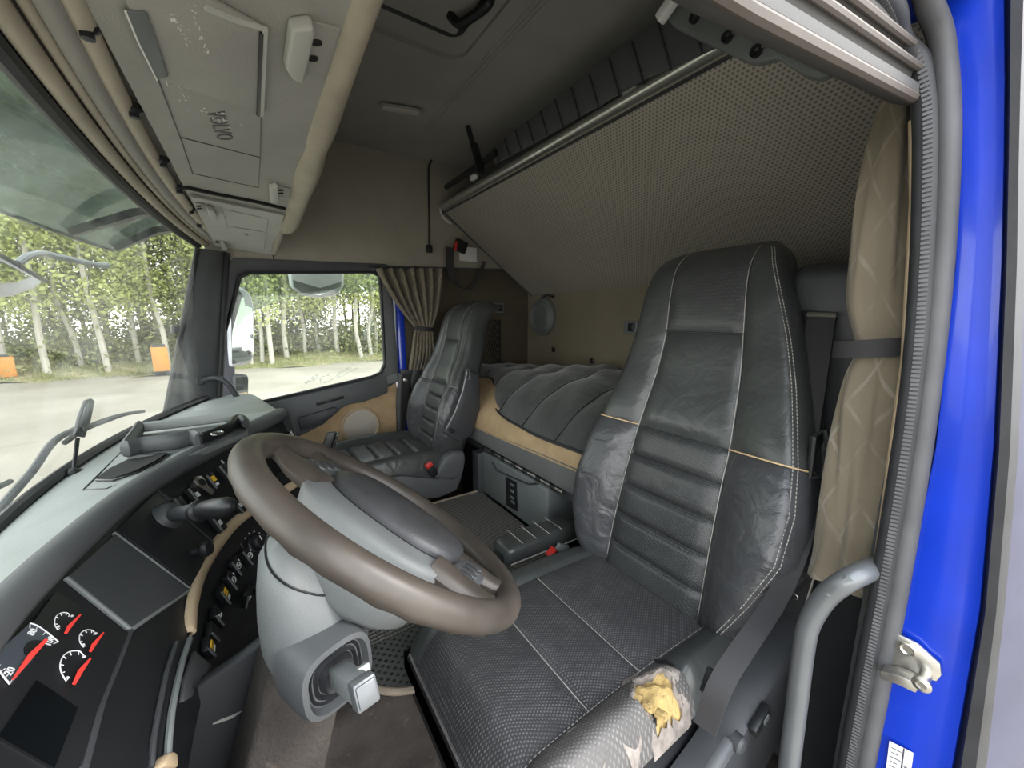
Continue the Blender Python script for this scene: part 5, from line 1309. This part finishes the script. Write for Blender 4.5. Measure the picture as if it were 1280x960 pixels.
# near curtain, gathered at the driver's door pillar: a closed folded bundle
cu = thing('curtain', at(1070, 700, y=-.78), 'brown patterned curtain gathered at the near blue door pillar', 'curtain', 'cab curtains')
prof_l = [(1108, 110), (1082, 190), (1070, 260), (1062, 330), (1058, 380), (1068, 425), (1070, 440), (1056, 470), (1046, 520), (1038, 600), (1028, 680), (1016, 716)]
prof_r = [(1140, 110), (1138, 190), (1134, 260), (1130, 330), (1126, 380), (1120, 425), (1118, 440), (1118, 470), (1114, 520), (1108, 600), (1096, 680), (1086, 745)]
rings = []; uv = []; L0 = 0; rnd = random.Random(3); ph = [rnd.uniform(0, 6.28) for _ in range(6)]
prv = None
PL_ = smooth_path([at(u, v, y=-.78) for u, v in prof_l], 4); PR_ = smooth_path([at(u + 16, v, y=-.78) for u, v in prof_r], 4)
for i, (a, b) in enumerate(zip(PL_, PR_)):
    c = (a + b) / 2; w = (b - a).length / 2; ring = []
    if prv: L0 += (c - prv).length
    prv = c; ex = (b - a).normalized()
    tight = math.exp(-((c.z + .05) / .05) ** 2)
    for k in range(48):
        q = 2 * math.pi * k / 48
        f = 1 + (.13 * math.sin(3 * q + ph[0] + c.z * 6) + .13 * math.sin(5 * q + ph[1] - c.z * 9) + .07 * math.sin(9 * q + ph[2] + c.z * 8) + .04 * math.sin(14 * q - c.z * 13)) * (1 - .55 * tight)
        ring.append(c + ex * math.cos(q) * w * f + V(0, 1, 0) * math.sin(q) * max(.03, w * .75) * f * .8); uv.append((k / 48 * .5, L0))
    rings.append(ring)
m = MB(); m.loft(rings, True, True, uv); m.build('cloth', 'curtain_cloth', cu, angle=80)
ty = [at(u, v, y=-.73) for u, v in ((1060, 440), (1085, 441), (1118, 430))]; 
tc_ = (at(1068, 438, y=-.78) + at(1122, 430, y=-.78)) / 2; tw = .05
m = MB(); m.loft([[tc_ + V(math.cos(q) * tw, math.sin(q) * .042, .006 * math.cos(q) * -1 + dz) for q in [2 * math.pi * k / 24 for k in range(24)]] for dz in (-.013, .013)], caps=False); m.build('tie_band', 'webbing', cu)
# far curtain swept back beside the passenger window
cf_ = thing('curtain', V(2.0, -.68, -.3), 'brown patterned curtain tied back beside the far passenger window', 'curtain', 'cab curtains')
xl = 2.0
LFT = [at(u, v, x=xl) for u, v in ((470, 336), (478, 352), (488, 370), (500, 388), (513, 403), (519, 410), (517, 420), (515, 440), (513, 452), (512, 462))]
RGT = [at(u, v, x=xl) for u, v in ((551, 336), (551, 352), (549, 370), (546, 388), (542, 403), (540, 410), (541, 420), (542, 440), (540, 452), (536, 462))]
LF, RG = smooth_path(LFT, 3), smooth_path(RGT, 3); cols = []
for i, (a, b) in enumerate(zip(LF, RG)):
    r = []; n = 70
    for j in range(n + 1):
        t = j / n; p = lerp(a, b, t); w = (b - a).length
        r.append(p + V(-min(.028, w * .13) * (math.sin(t * 2 * math.pi * 6.5 + .6 * math.sin(i * .2)) + .35 * math.sin(t * 41 + i * .1)), 0, 0))
    cols.append(r)
curtain_mesh(cols, 'cloth', cf_)
tz = at(529, 411, x=xl); m = MB(); m.loft([[tz + V(math.cos(q) * .04, math.sin(q) * .058, dz + math.sin(q) * .006) for q in [2 * math.pi * k / 24 for k in range(24)]] for dz in (-.011, .011)], caps=False); m.build('tie_band', 'webbing', cf_)
MB().tube([V(2.015, -.5, zt(-.5) - .012), V(2.015, -.9, zt(-.9) - .012)], .006, 8).build('curtain_rail', 'plastic_dark', cf_)
# ================================================================== SEAT BELTS
sb = thing('seat_belt', V(.28, -.95, -.6), 'black seat belt running from the near rear pillar down past driver seat', 'seat belt', 'shoulder belts')
pp = thing('belt_pillar', V(.27, -1.05, -1.1), 'dark grey belt pillar cover standing behind the driver seat', 'pillar cover')
m = MB(); m.loft([[V(x, y, z) for x, y in ((.162, -1.02), (.162, -1.16), (.42, -1.16), (.415, -1.05), (.38, -1.0), (.2, -1.0))] for z in (-1.1, -.4, .0, .09)] + [[V(x, y - .02, z) for x, y, z in ((.162, -1.02, .115), (.162, -1.12, .12), (.40, -1.12, .12), (.395, -1.05, .12), (.37, -1.02, .115), (.2, -1.02, .11))]])
m.build('cover', 'plastic_dark', pp, bevel=.01)
gq = [at(u, v, y=-1.0) for u, v in ((1004, 388), (1046, 390), (1050, 398), (1044, 402), (1008, 401))]
MB().prism(gq, (0, .012, 0)).build('guide_slot', 'plastic_black', pp, bevel=.004)
MB().tube([at(1010, 393, y=-.985), at(1046, 394, y=-.985)], .006, 8).build('guide_bar', 'bolt_steel', pp)
q = at(990, 397, y=-.99); MB().lathe(q + V(-.004, 0, .004), (0, 1, 0), [(.012, 0), (.012, .006), (0, .007)], 14).build('guide_screw', 'bolt_steel', pp)
p0, p1 = at(1026, 398, y=-.985), at(997, 588, y=-.86)
strap([lerp(p0, p1, t) for t in (0, .33, .66, 1)], .05, V(0, -.003, 0), V(1, 0, -.06).normalized(), 'upper_webbing', 'webbing', sb)
p2 = at(1010, 640, x=.245); p3 = at(978, 735, x=.24); p4 = at(908, 842, x=.232); wdv = (p4 - p1).cross(p3).normalized()
strap(smooth_path([p1, p2, p3, p4, p4 + V(.01, .03, -.09)], 4), .031, V(0, -.004, 0), wdv, 'lower_webbing', 'webbing', sb)
tg = at(985, 583, y=-.845)
MB().obox(tg + V(.02, 0, .004), V(.022, .004, 0), V(0, .002, .003), V(0, -.001, .004)).build('tongue_plate', 'steel', sb, bevel=.001)
MB().obox(tg + V(-.012, -.005, -.004), V(.024, .002, -.003), V(0, .006, 0), V(.002, 0, .009)).build('tongue_grip', 'plastic_black', sb, bevel=.003)
m = MB(); P = [at(u, v, y=-.83) for u, v in ((1018, 545), (1032, 538), (1036, 560), (1030, 595), (1012, 598))]; m.tube(P + [P[0]], .006, 8); m.build('belt_guide', 'plastic_black', sb)
tr2 = thing('floor_rail', V(.19, -.9, -1.1), 'dark metal belt rail with bolts beside the driver seat', 'rail')
a, b = at(1048, 560, y=-.9), at(985, 770, y=-.85)
strap([a, lerp(a, b, .5), b], .05, V(0, -.012, 0), V(.9, 0, .25).normalized(), 'rail_plate', 'plastic_black', tr2)
MB().tube([a + V(-.022, .004, 0), b + V(-.022, .004, 0)], .0022, 6).build('rail_edge', 'aluminium', tr2)
for u, v in ((1009, 660), (995, 745)): 
    p = at(u, v, y=-.862); MB().lathe(p, (0, 1, .1), [(.009, -.012), (.009, .004), (.005, .006), (.004, .003), (0, .003)], 12).build('bolt', 'bolt_steel', tr2)
pb_ = thing('seat_belt', V(2.03, -.72, -.8), 'black seat belt and buckle guide beside the far door pillar', 'seat belt', 'shoulder belts')
strap([at(u, v, x=2.03) for u, v in ((508, 468), (506, 490), (502, 520), (500, 560))], .045, V(-.004, 0, 0), V(0, 1, 0), 'webbing_strap', 'webbing', pb_)
p = at(508, 465, x=2.02); MB().obox(p, V(.012, 0, 0), V(0, .032, 0), V(0, 0, .014)).build('belt_guide', 'plastic_dark', pb_, bevel=.004)
P = [at(u, v, x=1.99) for u, v in ((519, 450), (529, 446), (533, 450), (528, 470), (517, 487), (514, 480))]; MB().prism(P, (.03, 0, 0)).build('belt_tower', 'plastic_dark', pb_, bevel=.004)
p = at(507, 475, x=2.01); MB().obox(p, V(.002, 0, 0), V(0, .012, 0), V(0, 0, .008)).build('tongue_plate', 'steel', pb_, bevel=.001)
# ================================================================== DRIVER'S DOOR FURNITURE
gb = thing('grab_handle', V(.14, -.66, -1.0), 'grey bent tubular grab bar at the near blue door pillar', 'handle')
P = [at(1094, 708, y=-.70), at(1078, 716, y=-.67), at(1058, 726, y=-.65), at(1032, 746, y=-.645), at(1012, 778, y=-.645), at(1004, 815, y=-.645), at(996, 880, y=-.645), at(986, 960, y=-.645)]
P.append(P[-1] + (P[-1] - P[-2]) * 1.5); sP = smooth_path(P, 6)
MB().tube(sP, [0.014] * len(sP), 14).build('tube', 'handle_grey', gb)
q = P[3] + V(-.008, .008, .012); MB().tube([P[2] + V(-.004, .006, .011), P[3] + V(-.005, .008, .0105)], .006, 8).build('worn_patch', 'plastic_grey', gb)
ls_ = thing('door_striker', at(1140, 825, y=YJ), 'bare metal door striker plate with two bolts on blue pillar', 'striker')
F = YJ + .007
pl_ = [at(u, v, y=F) for u, v in ((1112, 793), (1124, 791), (1148, 803), (1176, 828), (1178, 842), (1172, 850), (1108, 832), (1106, 806))]
MB().prism(pl_, (0, .005, 0)).build('plate', 'steel', ls_, bevel=.0015)
sh_ = [at(u, v, y=F + .005) for u, v in ((1106, 828), (1130, 834), (1156, 846), (1150, 856), (1128, 846), (1106, 839))]
MB().prism(sh_, (0, .022, 0)).build('lower_flange', 'steel', ls_, bevel=.002)
q = at(1135, 811, y=F + .005); MB().lathe(q, (0, 1, 0), [(.0095, 0), (.0095, .003), (.007, .004), (.005, .002), (0, .002)], 18).build('bolt', 'bolt_steel', ls_)
q = at(1158, 843, y=F + .004); q2 = at(1154, 851, y=F + .026)
MB().lathe(q, (0, 1, 0), [(.006, 0), (.006, .022), (.009, .022), (.0095, .026), (.005, .028), (.004, .026), (0, .026)], 18).build('latch_pin', 'bolt_steel', ls_)
stk = thing('sticker', at(1120, 945, y=F), 'white printed sticker low on the near blue door pillar', 'sticker')
P = [at(u, v, y=F) for u, v in ((1112, 926), (1142, 941), (1136, 985), (1106, 975))]
MB().prism(P, (0, .0008, 0)).build('paper', 'label_white', stk)
e1, e2 = (P[1] - P[0]), (P[3] - P[0])
for k in range(7):
    a = P[0] + e1 * .12 + e2 * (.12 + .11 * k); MB().tube([a + V(0, .0014, 0), a + e1 * (.3 if k % 2 else .42) + V(0, .0014, 0)], .0006, 4).build('print_line', 'ink', stk)
a, b = P[0] + e1 * .62 + V(0, .0012, 0), P[3] + e1 * .62 + V(0, .0012, 0); MB().tube([a, b], .0008, 4).build('print_line', 'ink', stk)
text_mb('06', P[0] + e1 * .8 + e2 * .45 + V(0, .0012, 0), -e2, e1, .009, .0003).build('print_text', 'ink', stk, smooth=False)
# latch plate of the upper bunk under the near roof edge
bl_ = thing('bunk_latch', at(920, 40, y=-.72), 'grey slotted latch plate of the upper bunk under the near roof', 'latch')
P = [at(u, v, y=-.72) for u, v in ((822, 10), (850, -25), (905, 5), (975, 45), (985, 58), (1020, 78), (1036, 92), (1025, 98), (1005, 95), (970, 72), (948, 78), (935, 78), (900, 62), (842, 34))]
MB().prism(P, (0, -.02, 0)).build('plate', 'plastic_grey', bl_, bevel=.004)
for a, b in (((868, 22), (890, 3)), ((909, 46), (930, 28)), ((945, 64), (968, 45))):
    A, B = at(*a, y=-.715), at(*b, y=-.715); MB().tube([A, lerp(A, B, .5), B], .0035, 6).build('slot_lip', 'plastic_roll', bl_)
    MB().lathe(A, (0, 1, 0), [(.009, -.004), (.009, .004), (.005, .003), (0, .003)], 10).build('slot_hole', 'plastic_black', bl_)
for a, b in (((889, 3), (928, 26)), ((930, 28), (967, 46))):
    MB().tube([at(*a, y=-.715), at(*b, y=-.715)], .0025, 6).build('plate_rib', 'plastic_dark', bl_)
q = at(836, 8, y=-.7); MB().obox(q, V(.02, 0, -.012), V(0, .01, 0), V(.004, 0, .008)).build('release_tab', 'label_white', bl_, bevel=.003)
# ================================================================== FLOOR MATS
fm = thing('floor_mat', V(1.15, -.45, -.79), 'grey ribbed rubber mat on the engine tunnel between the seats', 'mat')
rows, uvs = [], []
for i in range(13):
    y = lerp(-.79, .1, i / 12); rows.append([V(x, y, -.787 + .002 * math.sin(x * 19 + y * 11)) for x in [.86 + .595 * k / 12 for k in range(13)]]); uvs.append([(.86 + .595 * k / 12, y) for k in range(13)])
m = MB(); m.slab(rows, V(0, 0, -.006), uvs); m.build('mat_sheet', 'mat_ribbed', fm)
MB().tube([V(1.457, y, -.786) for y in (-.79, -.3, .1)], .007, 6).build('mat_edge', 'mat_edge', fm)
fm2 = thing('floor_mat', V(.76, -.3, -.79), 'black studded mat with tan rim beside the driver seat base', 'mat')
ol = smooth_path([V(.86, -.62, 0), V(.74, -.62, 0), V(.70, -.5, 0), V(.685, -.3, 0), V(.70, -.2, 0), V(.76, -.13, 0), V(.86, -.1, 0)], 6)
m = MB(); P = [V(p.x, p.y, -.786) for p in ol]; n = len(P)
m.add(P + [p + V(0, 0, -.008) for p in P], [tuple(range(n))] + [(i, i + 1, n + i + 1, n + i) for i in range(n - 1)], [(p.x, p.y) for p in P] * 2); m.build('mat_sheet', 'mat_studded', fm2)
MB().tube([V(p.x, p.y, -.785) for p in ol], .0075, 8).build('mat_rim', 'mat_edge', fm2)
# ================================================================== OUTSIDE THE CAB
GZ = -2.5
def ground_mat():
    b = NB('gravel'); c = b.mix(b.ramp(b.noise(0.35, 6, .6), .35, .65), (0.25, 0.225, 0.18), (0.34, 0.31, 0.255))
    c = b.mix(b.math('MULTIPLY', b.ramp(b.noise(1.6, 8, .7), .52, .7), .5), c, (0.27, 0.24, 0.2))
    b.set(Base_Color=c, Roughness=.95, Normal=b.bump(b.noise(14, 6, .7), .6, .06))
    b = NB('verge'); c = b.mix(b.ramp(b.noise(1.2, 6, .7), .38, .62), (0.16, 0.17, 0.06), (0.33, 0.29, 0.17)); b.set(Base_Color=c, Roughness=.95, Normal=b.bump(b.noise(9, 5), .7, .08))
    for nm, c0, c1 in (('leaf_birch', (0.3, 0.35, 0.12), (0.46, 0.5, 0.2)), ('leaf_dark', (0.14, 0.17, 0.08), (0.24, 0.27, 0.13)), ('leaf_bush', (0.2, 0.23, 0.09), (0.32, 0.34, 0.16))):
        b = NB(nm); b.set(Base_Color=b.mix(b.ramp(b.noise(1.3, 3), .35, .65), c0, c1), Roughness=.6)
        tl = b.n('ShaderNodeBsdfTranslucent'); tl.inputs[0].default_value = (*[x * 1.1 for x in c1], 1); mx = b.n('ShaderNodeMixShader'); mx.inputs[0].default_value = .35
        b.l(b.b.outputs[0], mx.inputs[1]); b.l(tl.outputs[0], mx.inputs[2]); b.l(mx.outputs[0], b.t.nodes['Material Output'].inputs['Surface'])
ground_mat()
rnd = random.Random(11)
rows = []
for i in range(41):
    r = []
    for j in range(41):
        x, y = lerp(-30, 50, i / 40), lerp(-40, 40, j / 40); r.append(V(x, y, GZ + .05 * math.sin(x * .7) * math.cos(y * .5)))
    rows.append(r)
m = MB(); m.grid(rows); go = m.build('ground', 'gravel'); go['kind'] = 'structure'
rows = []
for i in range(14):
    r = []
    for j in range(61):
        x, y = lerp(22.2, 50, (i / 13) ** 1.6), lerp(-34, 36, j / 60); r.append(V(x + .5 * math.sin(y * .9) * (i == 0), y, GZ - .03 + .42 * sstep(22.1, 25, x) + .1 * math.sin(y * 1.3 + x)))
    rows.append(r)
m = MB(); m.grid(rows); vo = m.build('verge_ground', 'verge'); vo['kind'] = 'structure'
# grass along the verge
m = MB()
for k in range(4200):
    x, y = 22.3 + abs(rnd.gauss(0, 1.6)), rnd.uniform(-18, 20); z = GZ + .4 * sstep(22.1, 25, x) + .1 * math.sin(y * 1.3 + x) - .08
    a = rnd.uniform(0, 6.28); h = rnd.uniform(.12, .35); d = V(math.cos(a), math.sin(a), 0); t = V(rnd.gauss(0, .08), rnd.gauss(0, .08), h)
    m.add([V(x, y, z) - d * .03, V(x, y, z) + d * .03, V(x, y, z) + t], [(0, 1, 2)])
g = m.build('grass', 'leaf_bush', smooth=False, fix=False); g['kind'] = 'stuff'; tag(g, 'sparse green grass along the edge of the wood', 'grass')

def leaf_cloud(m, n, centre_fn, size, rnd):
    for k in range(n):
        c = centre_fn(); s = size * rnd.uniform(.6, 1.4)
        a = V(rnd.gauss(0, 1), rnd.gauss(0, 1), rnd.gauss(0, 1)).normalized(); b = a.cross(V(rnd.gauss(0, 1), rnd.gauss(0, 1), rnd.gauss(0, 1))).normalized()
        m.add([c - a * s, c + b * s * .6, c + a * s, c - b * s * .6], [(0, 1, 2, 3)])
def birch(rnd, h, leafmat, bark, nleaf, low):
    t = MB(); pts = []; x = y = 0
    for k in range(9):
        pts.append(V(x, y, h * k / 8)); x += rnd.gauss(0, .13); y += rnd.gauss(0, .13)
    t.tube(smooth_path(pts, 3), [lerp(.1, .02, i / 24) for i in range(25)], 8)
    br = MB(); clusters = []
    for k in range(26):
        f = rnd.uniform(low, .98); b0 = Vector((interp([h * i / 8 for i in range(9)], [p.x for p in pts], f * h), interp([h * i / 8 for i in range(9)], [p.y for p in pts], f * h), f * h))
        a = rnd.uniform(0, 6.28); L = lerp(2.4, .7, f) * rnd.uniform(.6, 1.2); e = b0 + V(math.cos(a) * L, math.sin(a) * L, L * rnd.uniform(.1, .7))
        br.tube([b0, lerp(b0, e, .5) + V(0, 0, .1 * L), e], [.03, .02, .008], 5); clusters += [lerp(b0, e, q) for q in (.5, .75, 1)]
    lf = MB(); leaf_cloud(lf, nleaf, lambda: rnd.choice(clusters) + V(rnd.gauss(0, .42), rnd.gauss(0, .42), rnd.gauss(0, .38)), .075, rnd)
    return t, br, lf
protos = []
for k in range(5):
    t, br, lf = birch(rnd, rnd.uniform(11, 14), 'leaf_birch', 'bark_birch', 4200, .16)
    r = thing('birch_tree', V(0, 0, 0), 'x', 'tree', 'birches at the edge of the wood'); t.build('trunk', 'bark_birch', r); br.build('branches', 'branch_grey', r); lf.build('foliage', 'leaf_birch', r, smooth=False, fix=False); protos.append(r)
for k in range(2):
    t, br, lf = birch(rnd, 13, 'leaf_dark', 'bark_pine', 5000, .05)
    r = thing('dark_tree', V(0, 0, 0), 'x', 'tree', 'dark trees deep in the wood'); t.build('trunk', 'bark_pine', r); br.build('branches', 'branch_grey', r); lf.build('foliage', 'leaf_dark', r, smooth=False, fix=False); protos.append(r)
def copy_tree(src):
    r = src.copy(); COL.objects.link(r)
    for ch in src.children:
        c = ch.copy(); COL.objects.link(c); c.parent = r
    return r
used = set()
def plant(i, x, y, sc, rz, lab):
    o = protos[i] if i not in used else copy_tree(protos[i]); used.add(i)
    o.location = V(x, y, GZ + .3 * sstep(22.1, 25, x) - .05); o.rotation_euler = (rnd.gauss(0, .02), rnd.gauss(0, .02), rz); o.scale = (sc, sc, sc); o['label'] = lab
# the birches that stand along the edge, seen through the windshield and through the side window
front = [(19.6, 6.9), (19.2, 5.9), (20.0, 5.3), (19.4, 4.5), (20.6, 3.9), (19.5, 2.9), (20.4, 2.2), (21.2, 7.6), (21.6, 5.0), (21.5, 3.2), (20.8, 8.6), (19.8, 9.6)]
SHX = lambda l: [(x * 1.22, y * 1.22) for x, y in l]
side = [(19.4, .25), (19.6, -.15), (19.2, -.5), (20.1, -1.1), (20.8, -1.9), (21.3, -2.6), (20.4, -3.3), (19.5, -4.2), (19.7, -4.7), (20.3, -5.1), (19.9, -5.7), (20.9, -6.4), (20.2, -7.4), (21.5, .9), (20.2, 1.4)]
front, side = SHX(front), SHX(side)
ORD = ['first', 'second', 'third', 'fourth', 'fifth', 'sixth', 'seventh', 'eighth', 'ninth', 'tenth', 'eleventh', 'twelfth', 'thirteenth', 'fourteenth', 'fifteenth']
def scr(x, y):
    p = V(x, y, -1.2); return 640 + F_PX * p.dot(RV) / p.dot(FW)
fr_ = [(x, y) for x, y in front + side if 4 < scr(x, y) < 205]; sd_w = [(x, y) for x, y in front + side if 318 < scr(x, y) < 474]; ot_ = [q for q in front + side if q not in fr_ and q not in sd_w and -60 < scr(*q) < 540]
n_ = 0
for lst, win in ((fr_, 'windshield'), (sd_w, 'side window')):
    for k, (x, y) in enumerate(sorted(lst, key=lambda q: scr(*q))):
        plant(n_ % 5, x, y, rnd.uniform(1.0, 1.3), rnd.uniform(0, 6.28), '%s pale birch trunk from the left seen through the %s' % (ORD[k], win)); n_ += 1
for x, y in ot_: plant(n_ % 5, x, y, rnd.uniform(1.0, 1.3), rnd.uniform(0, 6.28), 'pale birch of the wood edge standing behind the far pillars'); n_ += 1
k = 0
for x in (27.2, 29.5, 32, 35):
    y = -16 + rnd.uniform(0, 1)
    while y < 20:
        plant(5 + k % 2, x + rnd.gauss(0, .5), y, rnd.uniform(.8, 1.15), rnd.uniform(0, 6.28), 'dark leafy tree standing deep in the wood'); k += 1
        y += rnd.uniform(2.5, 3.8)
# undergrowth
bm_ = MB(); leaf_cloud(bm_, 1500, lambda: V(rnd.gauss(0, .75), rnd.gauss(0, .75), abs(rnd.gauss(.5, .55))), .08, rnd)
stm = MB()
for q in range(9):
    a = rnd.uniform(0, 6.28); stm.tube([V(0, 0, 0), V(math.cos(a) * .3, math.sin(a) * .3, .7), V(math.cos(a) * .7, math.sin(a) * .7, 1.2)], [.02, .014, .006], 5)
bproto = thing('bush', V(0, 0, 0), 'low leafy bush under the trees at the wood edge', 'bush', 'bushes under the trees'); bm_.build('foliage', 'leaf_bush', bproto, smooth=False, fix=False); stm.build('stems', 'branch_grey', bproto)
for n_ in range(34):
    o = bproto if n_ == 0 else copy_tree(bproto)
    x = rnd.uniform(25.2, 29); o.location = V(x, -15 + n_ * 1.0 + rnd.gauss(0, .3), GZ + .28); s_ = rnd.uniform(.8, 1.5); o.scale = (s_, s_, s_); o.rotation_euler = (0, 0, rnd.uniform(0, 6.28))
# orange machinery by the wood
for (u0, u1, vt, vb, lab) in ((196, 211, 441, 468, 'orange machine housing at the wood edge near the far pillar'), (-14, 14, 457, 476, 'low orange machine housing at the left edge of the yard')):
    c = at((u0 + u1) / 2, vb, z=GZ + .03); w = (at(u1, vb, z=GZ) - at(u0, vb, z=GZ)).length / 2; h = (vb - vt) / 480 * c.length
    o = thing('machine', c, lab, 'machine', 'orange machines')
    sd = V(-c.y, c.x, 0).normalized(); dp = V(c.x, c.y, 0).normalized()
    MB().obox(c + V(0, 0, h * .55), sd * w, dp * .5, V(0, 0, h * .4)).build('housing', 'orange_paint', o, bevel=.03)
    MB().obox(c + V(0, 0, h * .97), sd * w * .8, dp * .4, V(0, 0, h * .04)).build('lid', 'plastic_dark', o, bevel=.01)
    for s in (-1, 1): MB().obox(c + sd * w * .7 * s + V(0, 0, h * .08), sd * .06, dp * .4, V(0, 0, h * .08)).build('skid', 'plastic_black', o)

# ---- exterior fittings of the cab
ev = thing('sun_visor', V(1.08, .45, .24), 'smoky exterior sun visor across the top of the windshield', 'sun visor')
rows = []
for i in range(5):
    t = i / 4; rows.append([V(x, lerp(.47, .27, t) - .06 * ((x - 1.075) / .95) ** 2, lerp(.24, .37, t) + .012 * math.sin(math.pi * t)) for x in [.1 + 1.95 * k / 24 for k in range(25)]])
m = MB(); m.slab(rows, V(0, .001, .004)); m.build('visor_panel', 'glass_visor', ev)
MB().tube(rows[0], .005, 6).build('visor_edge', 'plastic_dark', ev)
for x in (.3, 1.72, 2.02):
    y = .47 - .06 * ((x - 1.075) / .95) ** 2; m = MB(); m.slab([[V(x - .012, y - .02, .235), V(x + .012, y - .02, .235)], [V(x - .02, .27, .31), V(x + .02, .27, .31)], [V(x - .02, .2, .33), V(x + .02, .2, .33)]], V(0, .01, .02)); m.build('visor_bracket', 'plastic_black', ev)
fmr = thing('front_mirror', V(1.9, .6, .1), 'grey exterior front mirror on a bent arm outside the windshield', 'mirror')
kk = lambda *p: [(x / 5.644, 230 + y / 5.644) for x, y in p]
yF = .62
arm_ = [at(*kk((770, 575))[0], y=.47)] + [at(u, v, y=q) for (u, v), q in zip(kk((690, 572), (560, 545), (400, 510), (290, 490), (200, 510), (120, 560)), (.5, .54, .58, .6, .61, .62))]
MB().tube(smooth_path(arm_, 5), .011, 8).build('arm', 'plastic_grey', fmr)
P = [at(u, v, y=yF) for u, v in kk((-200, 380), (0, 505), (100, 555), (320, 690), (250, 740), (120, 790), (0, 805), (-220, 800))]
MB().prism(P, (.03, .07, 0)).build('shell', 'mirror_shell', fmr, bevel=.012, seg=3)
P = [at(u, v, y=yF - .002) for u, v in kk((-180, 430), (0, 540), (90, 585), (220, 655), (120, 690), (0, 700), (-190, 690))]
MB().prism(P, (0, .004, 0)).build('glass', 'mirror_glass', fmr)
P = [at(u, v, y=yF) for u, v in kk((-200, 375), (0, 500), (100, 553), (325, 690))]; MB().tube(P, .006, 6).build('shell_rim', 'plastic_dark', fmr)
# wiper: arms and blade in front of the glass
wn_ = V(0, .615, .18).normalized()
def ong(u, v, o=.03): return at(u, v, pl=(V(1.3, .375, -.34) + wn_ * o, wn_))
wp = thing('wiper', ong(60, 590), 'dark windshield wiper arm and blade lying low across glass', 'wiper')
MB().tube(smooth_path([ong(u, v) for u, v in c4((-60, 930), (0, 850), (100, 735), (165, 645), (235, 605))], 4), .007, 8).build('arm', 'plastic_dark', wp)
MB().tube(smooth_path([ong(u, v, .02) for u, v in c4((200, 648), (255, 610), (330, 580), (390, 560), (442, 552))], 4), .006, 6).build('blade', 'rubber', wp)
MB().tube(smooth_path([ong(u, v, .026) for u, v in c4((215, 632), (265, 600), (330, 573), (400, 555))], 4), .004, 6).build('blade_frame', 'plastic_dark', wp)
MB().tube(smooth_path([ong(u, v, .024) for u, v in c4((-60, 800), (0, 782), (30, 768))], 4), .005, 6).build('second_blade_tip', 'rubber', wp)
# side mirrors outside the passenger window
sm = thing('side_mirror', V(2.35, .15, -.5), 'pale exterior mirrors on a lilac arm outside passenger window', 'mirror')
km = lambda *p: [(260 + x / 4.8, 330 + y / 4.8) for x, y in p]
xm = 2.38
P = [at(u, v, x=xm) for u, v in km((125, 125), (180, 128), (235, 155), (268, 200), (280, 260), (282, 540), (270, 585), (235, 608), (140, 622), (130, 500))]
MB().prism(P, (.1, .05, 0)).build('upper_shell', 'mirror_shell', sm, bevel=.015, seg=3)
P = [at(u, v, x=xm - .002) for u, v in km((135, 150), (190, 160), (215, 195), (222, 250), (265, 265), (272, 540), (255, 575), (145, 600))]
MB().prism(P, (.004, 0, 0)).build('upper_glass', 'mirror_glass', sm)
P = [at(u, v, x=xm) for u, v in km((160, 665), (240, 662), (248, 690), (246, 780), (235, 830), (215, 852), (160, 790))]
MB().prism(P, (.08, .04, 0)).build('lower_shell', 'plastic_dark', sm, bevel=.012, seg=3)
P = [at(u, v, x=xm - .002) for u, v in km((165, 675), (232, 670), (240, 695), (236, 780), (222, 820), (168, 780))]
MB().prism(P, (.004, 0, 0)).build('lower_glass', 'mirror_glass', sm)
P = [at(u, v, x=xm + .02) for u, v in km((75, 120), (130, 120), (135, 500), (160, 620), (155, 830), (60, 800), (45, 620))]
MB().prism(P, (.06, 0, 0)).build('arm_cover', 'lilac_sky_and_paint', sm, bevel=.01)
MB().tube([at(270, 420, x=2.42), V(2.25, .2, -.05), V(2.11, .22, -.04)], .02, 8).build('upper_bracket', 'plastic_dark', sm)
MB().tube([at(272, 490, x=2.42), V(2.25, .24, -.45), V(2.1, .25, -.5)], .02, 8).build('lower_bracket', 'plastic_dark', sm)
kb = thing('kerb_mirror', at(396, 356, x=2.4), 'rounded grey kerb mirror above the far passenger window', 'mirror')
P = [at(u, v, x=2.38) for u, v in ((362, 338), (430, 338), (430, 358), (422, 369), (400, 373), (378, 370), (364, 360))]
MB().prism(P, (.12, 0, .02)).build('shell', 'mirror_shell', kb, bevel=.015, seg=3)
P = [at(u, v, x=2.378) for u, v in ((366, 350), (400, 360), (427, 352), (426, 358), (400, 369), (378, 366), (367, 358))]; MB().prism(P, (.004, 0, 0)).build('glass', 'mirror_glass', kb)
MB().tube([at(396, 340, x=2.43), V(2.4, -.3, .4), V(2.1, -.3, .45)], .018, 8).build('bracket', 'plastic_dark', kb)
wdf = thing('wind_deflector', V(2.1, -.2, .1), 'clear smoky wind deflector along the top of passenger window', 'wind deflector')
P = [at(u, v, x=2.115) for u, v in ((296, 342), (478, 338), (478, 364), (440, 366), (395, 368), (350, 376), (318, 388), (305, 398), (290, 420))]
MB().prism(P, (.004, 0, 0)).build('sheet', 'glass_side', wdf)

# ------------------------------------------------------------------ lift everything so that the yard lies at z = 0
for o in list(SC.objects):
    if o.parent is None and o.type != 'CAMERA':
        o.location.z += ZO
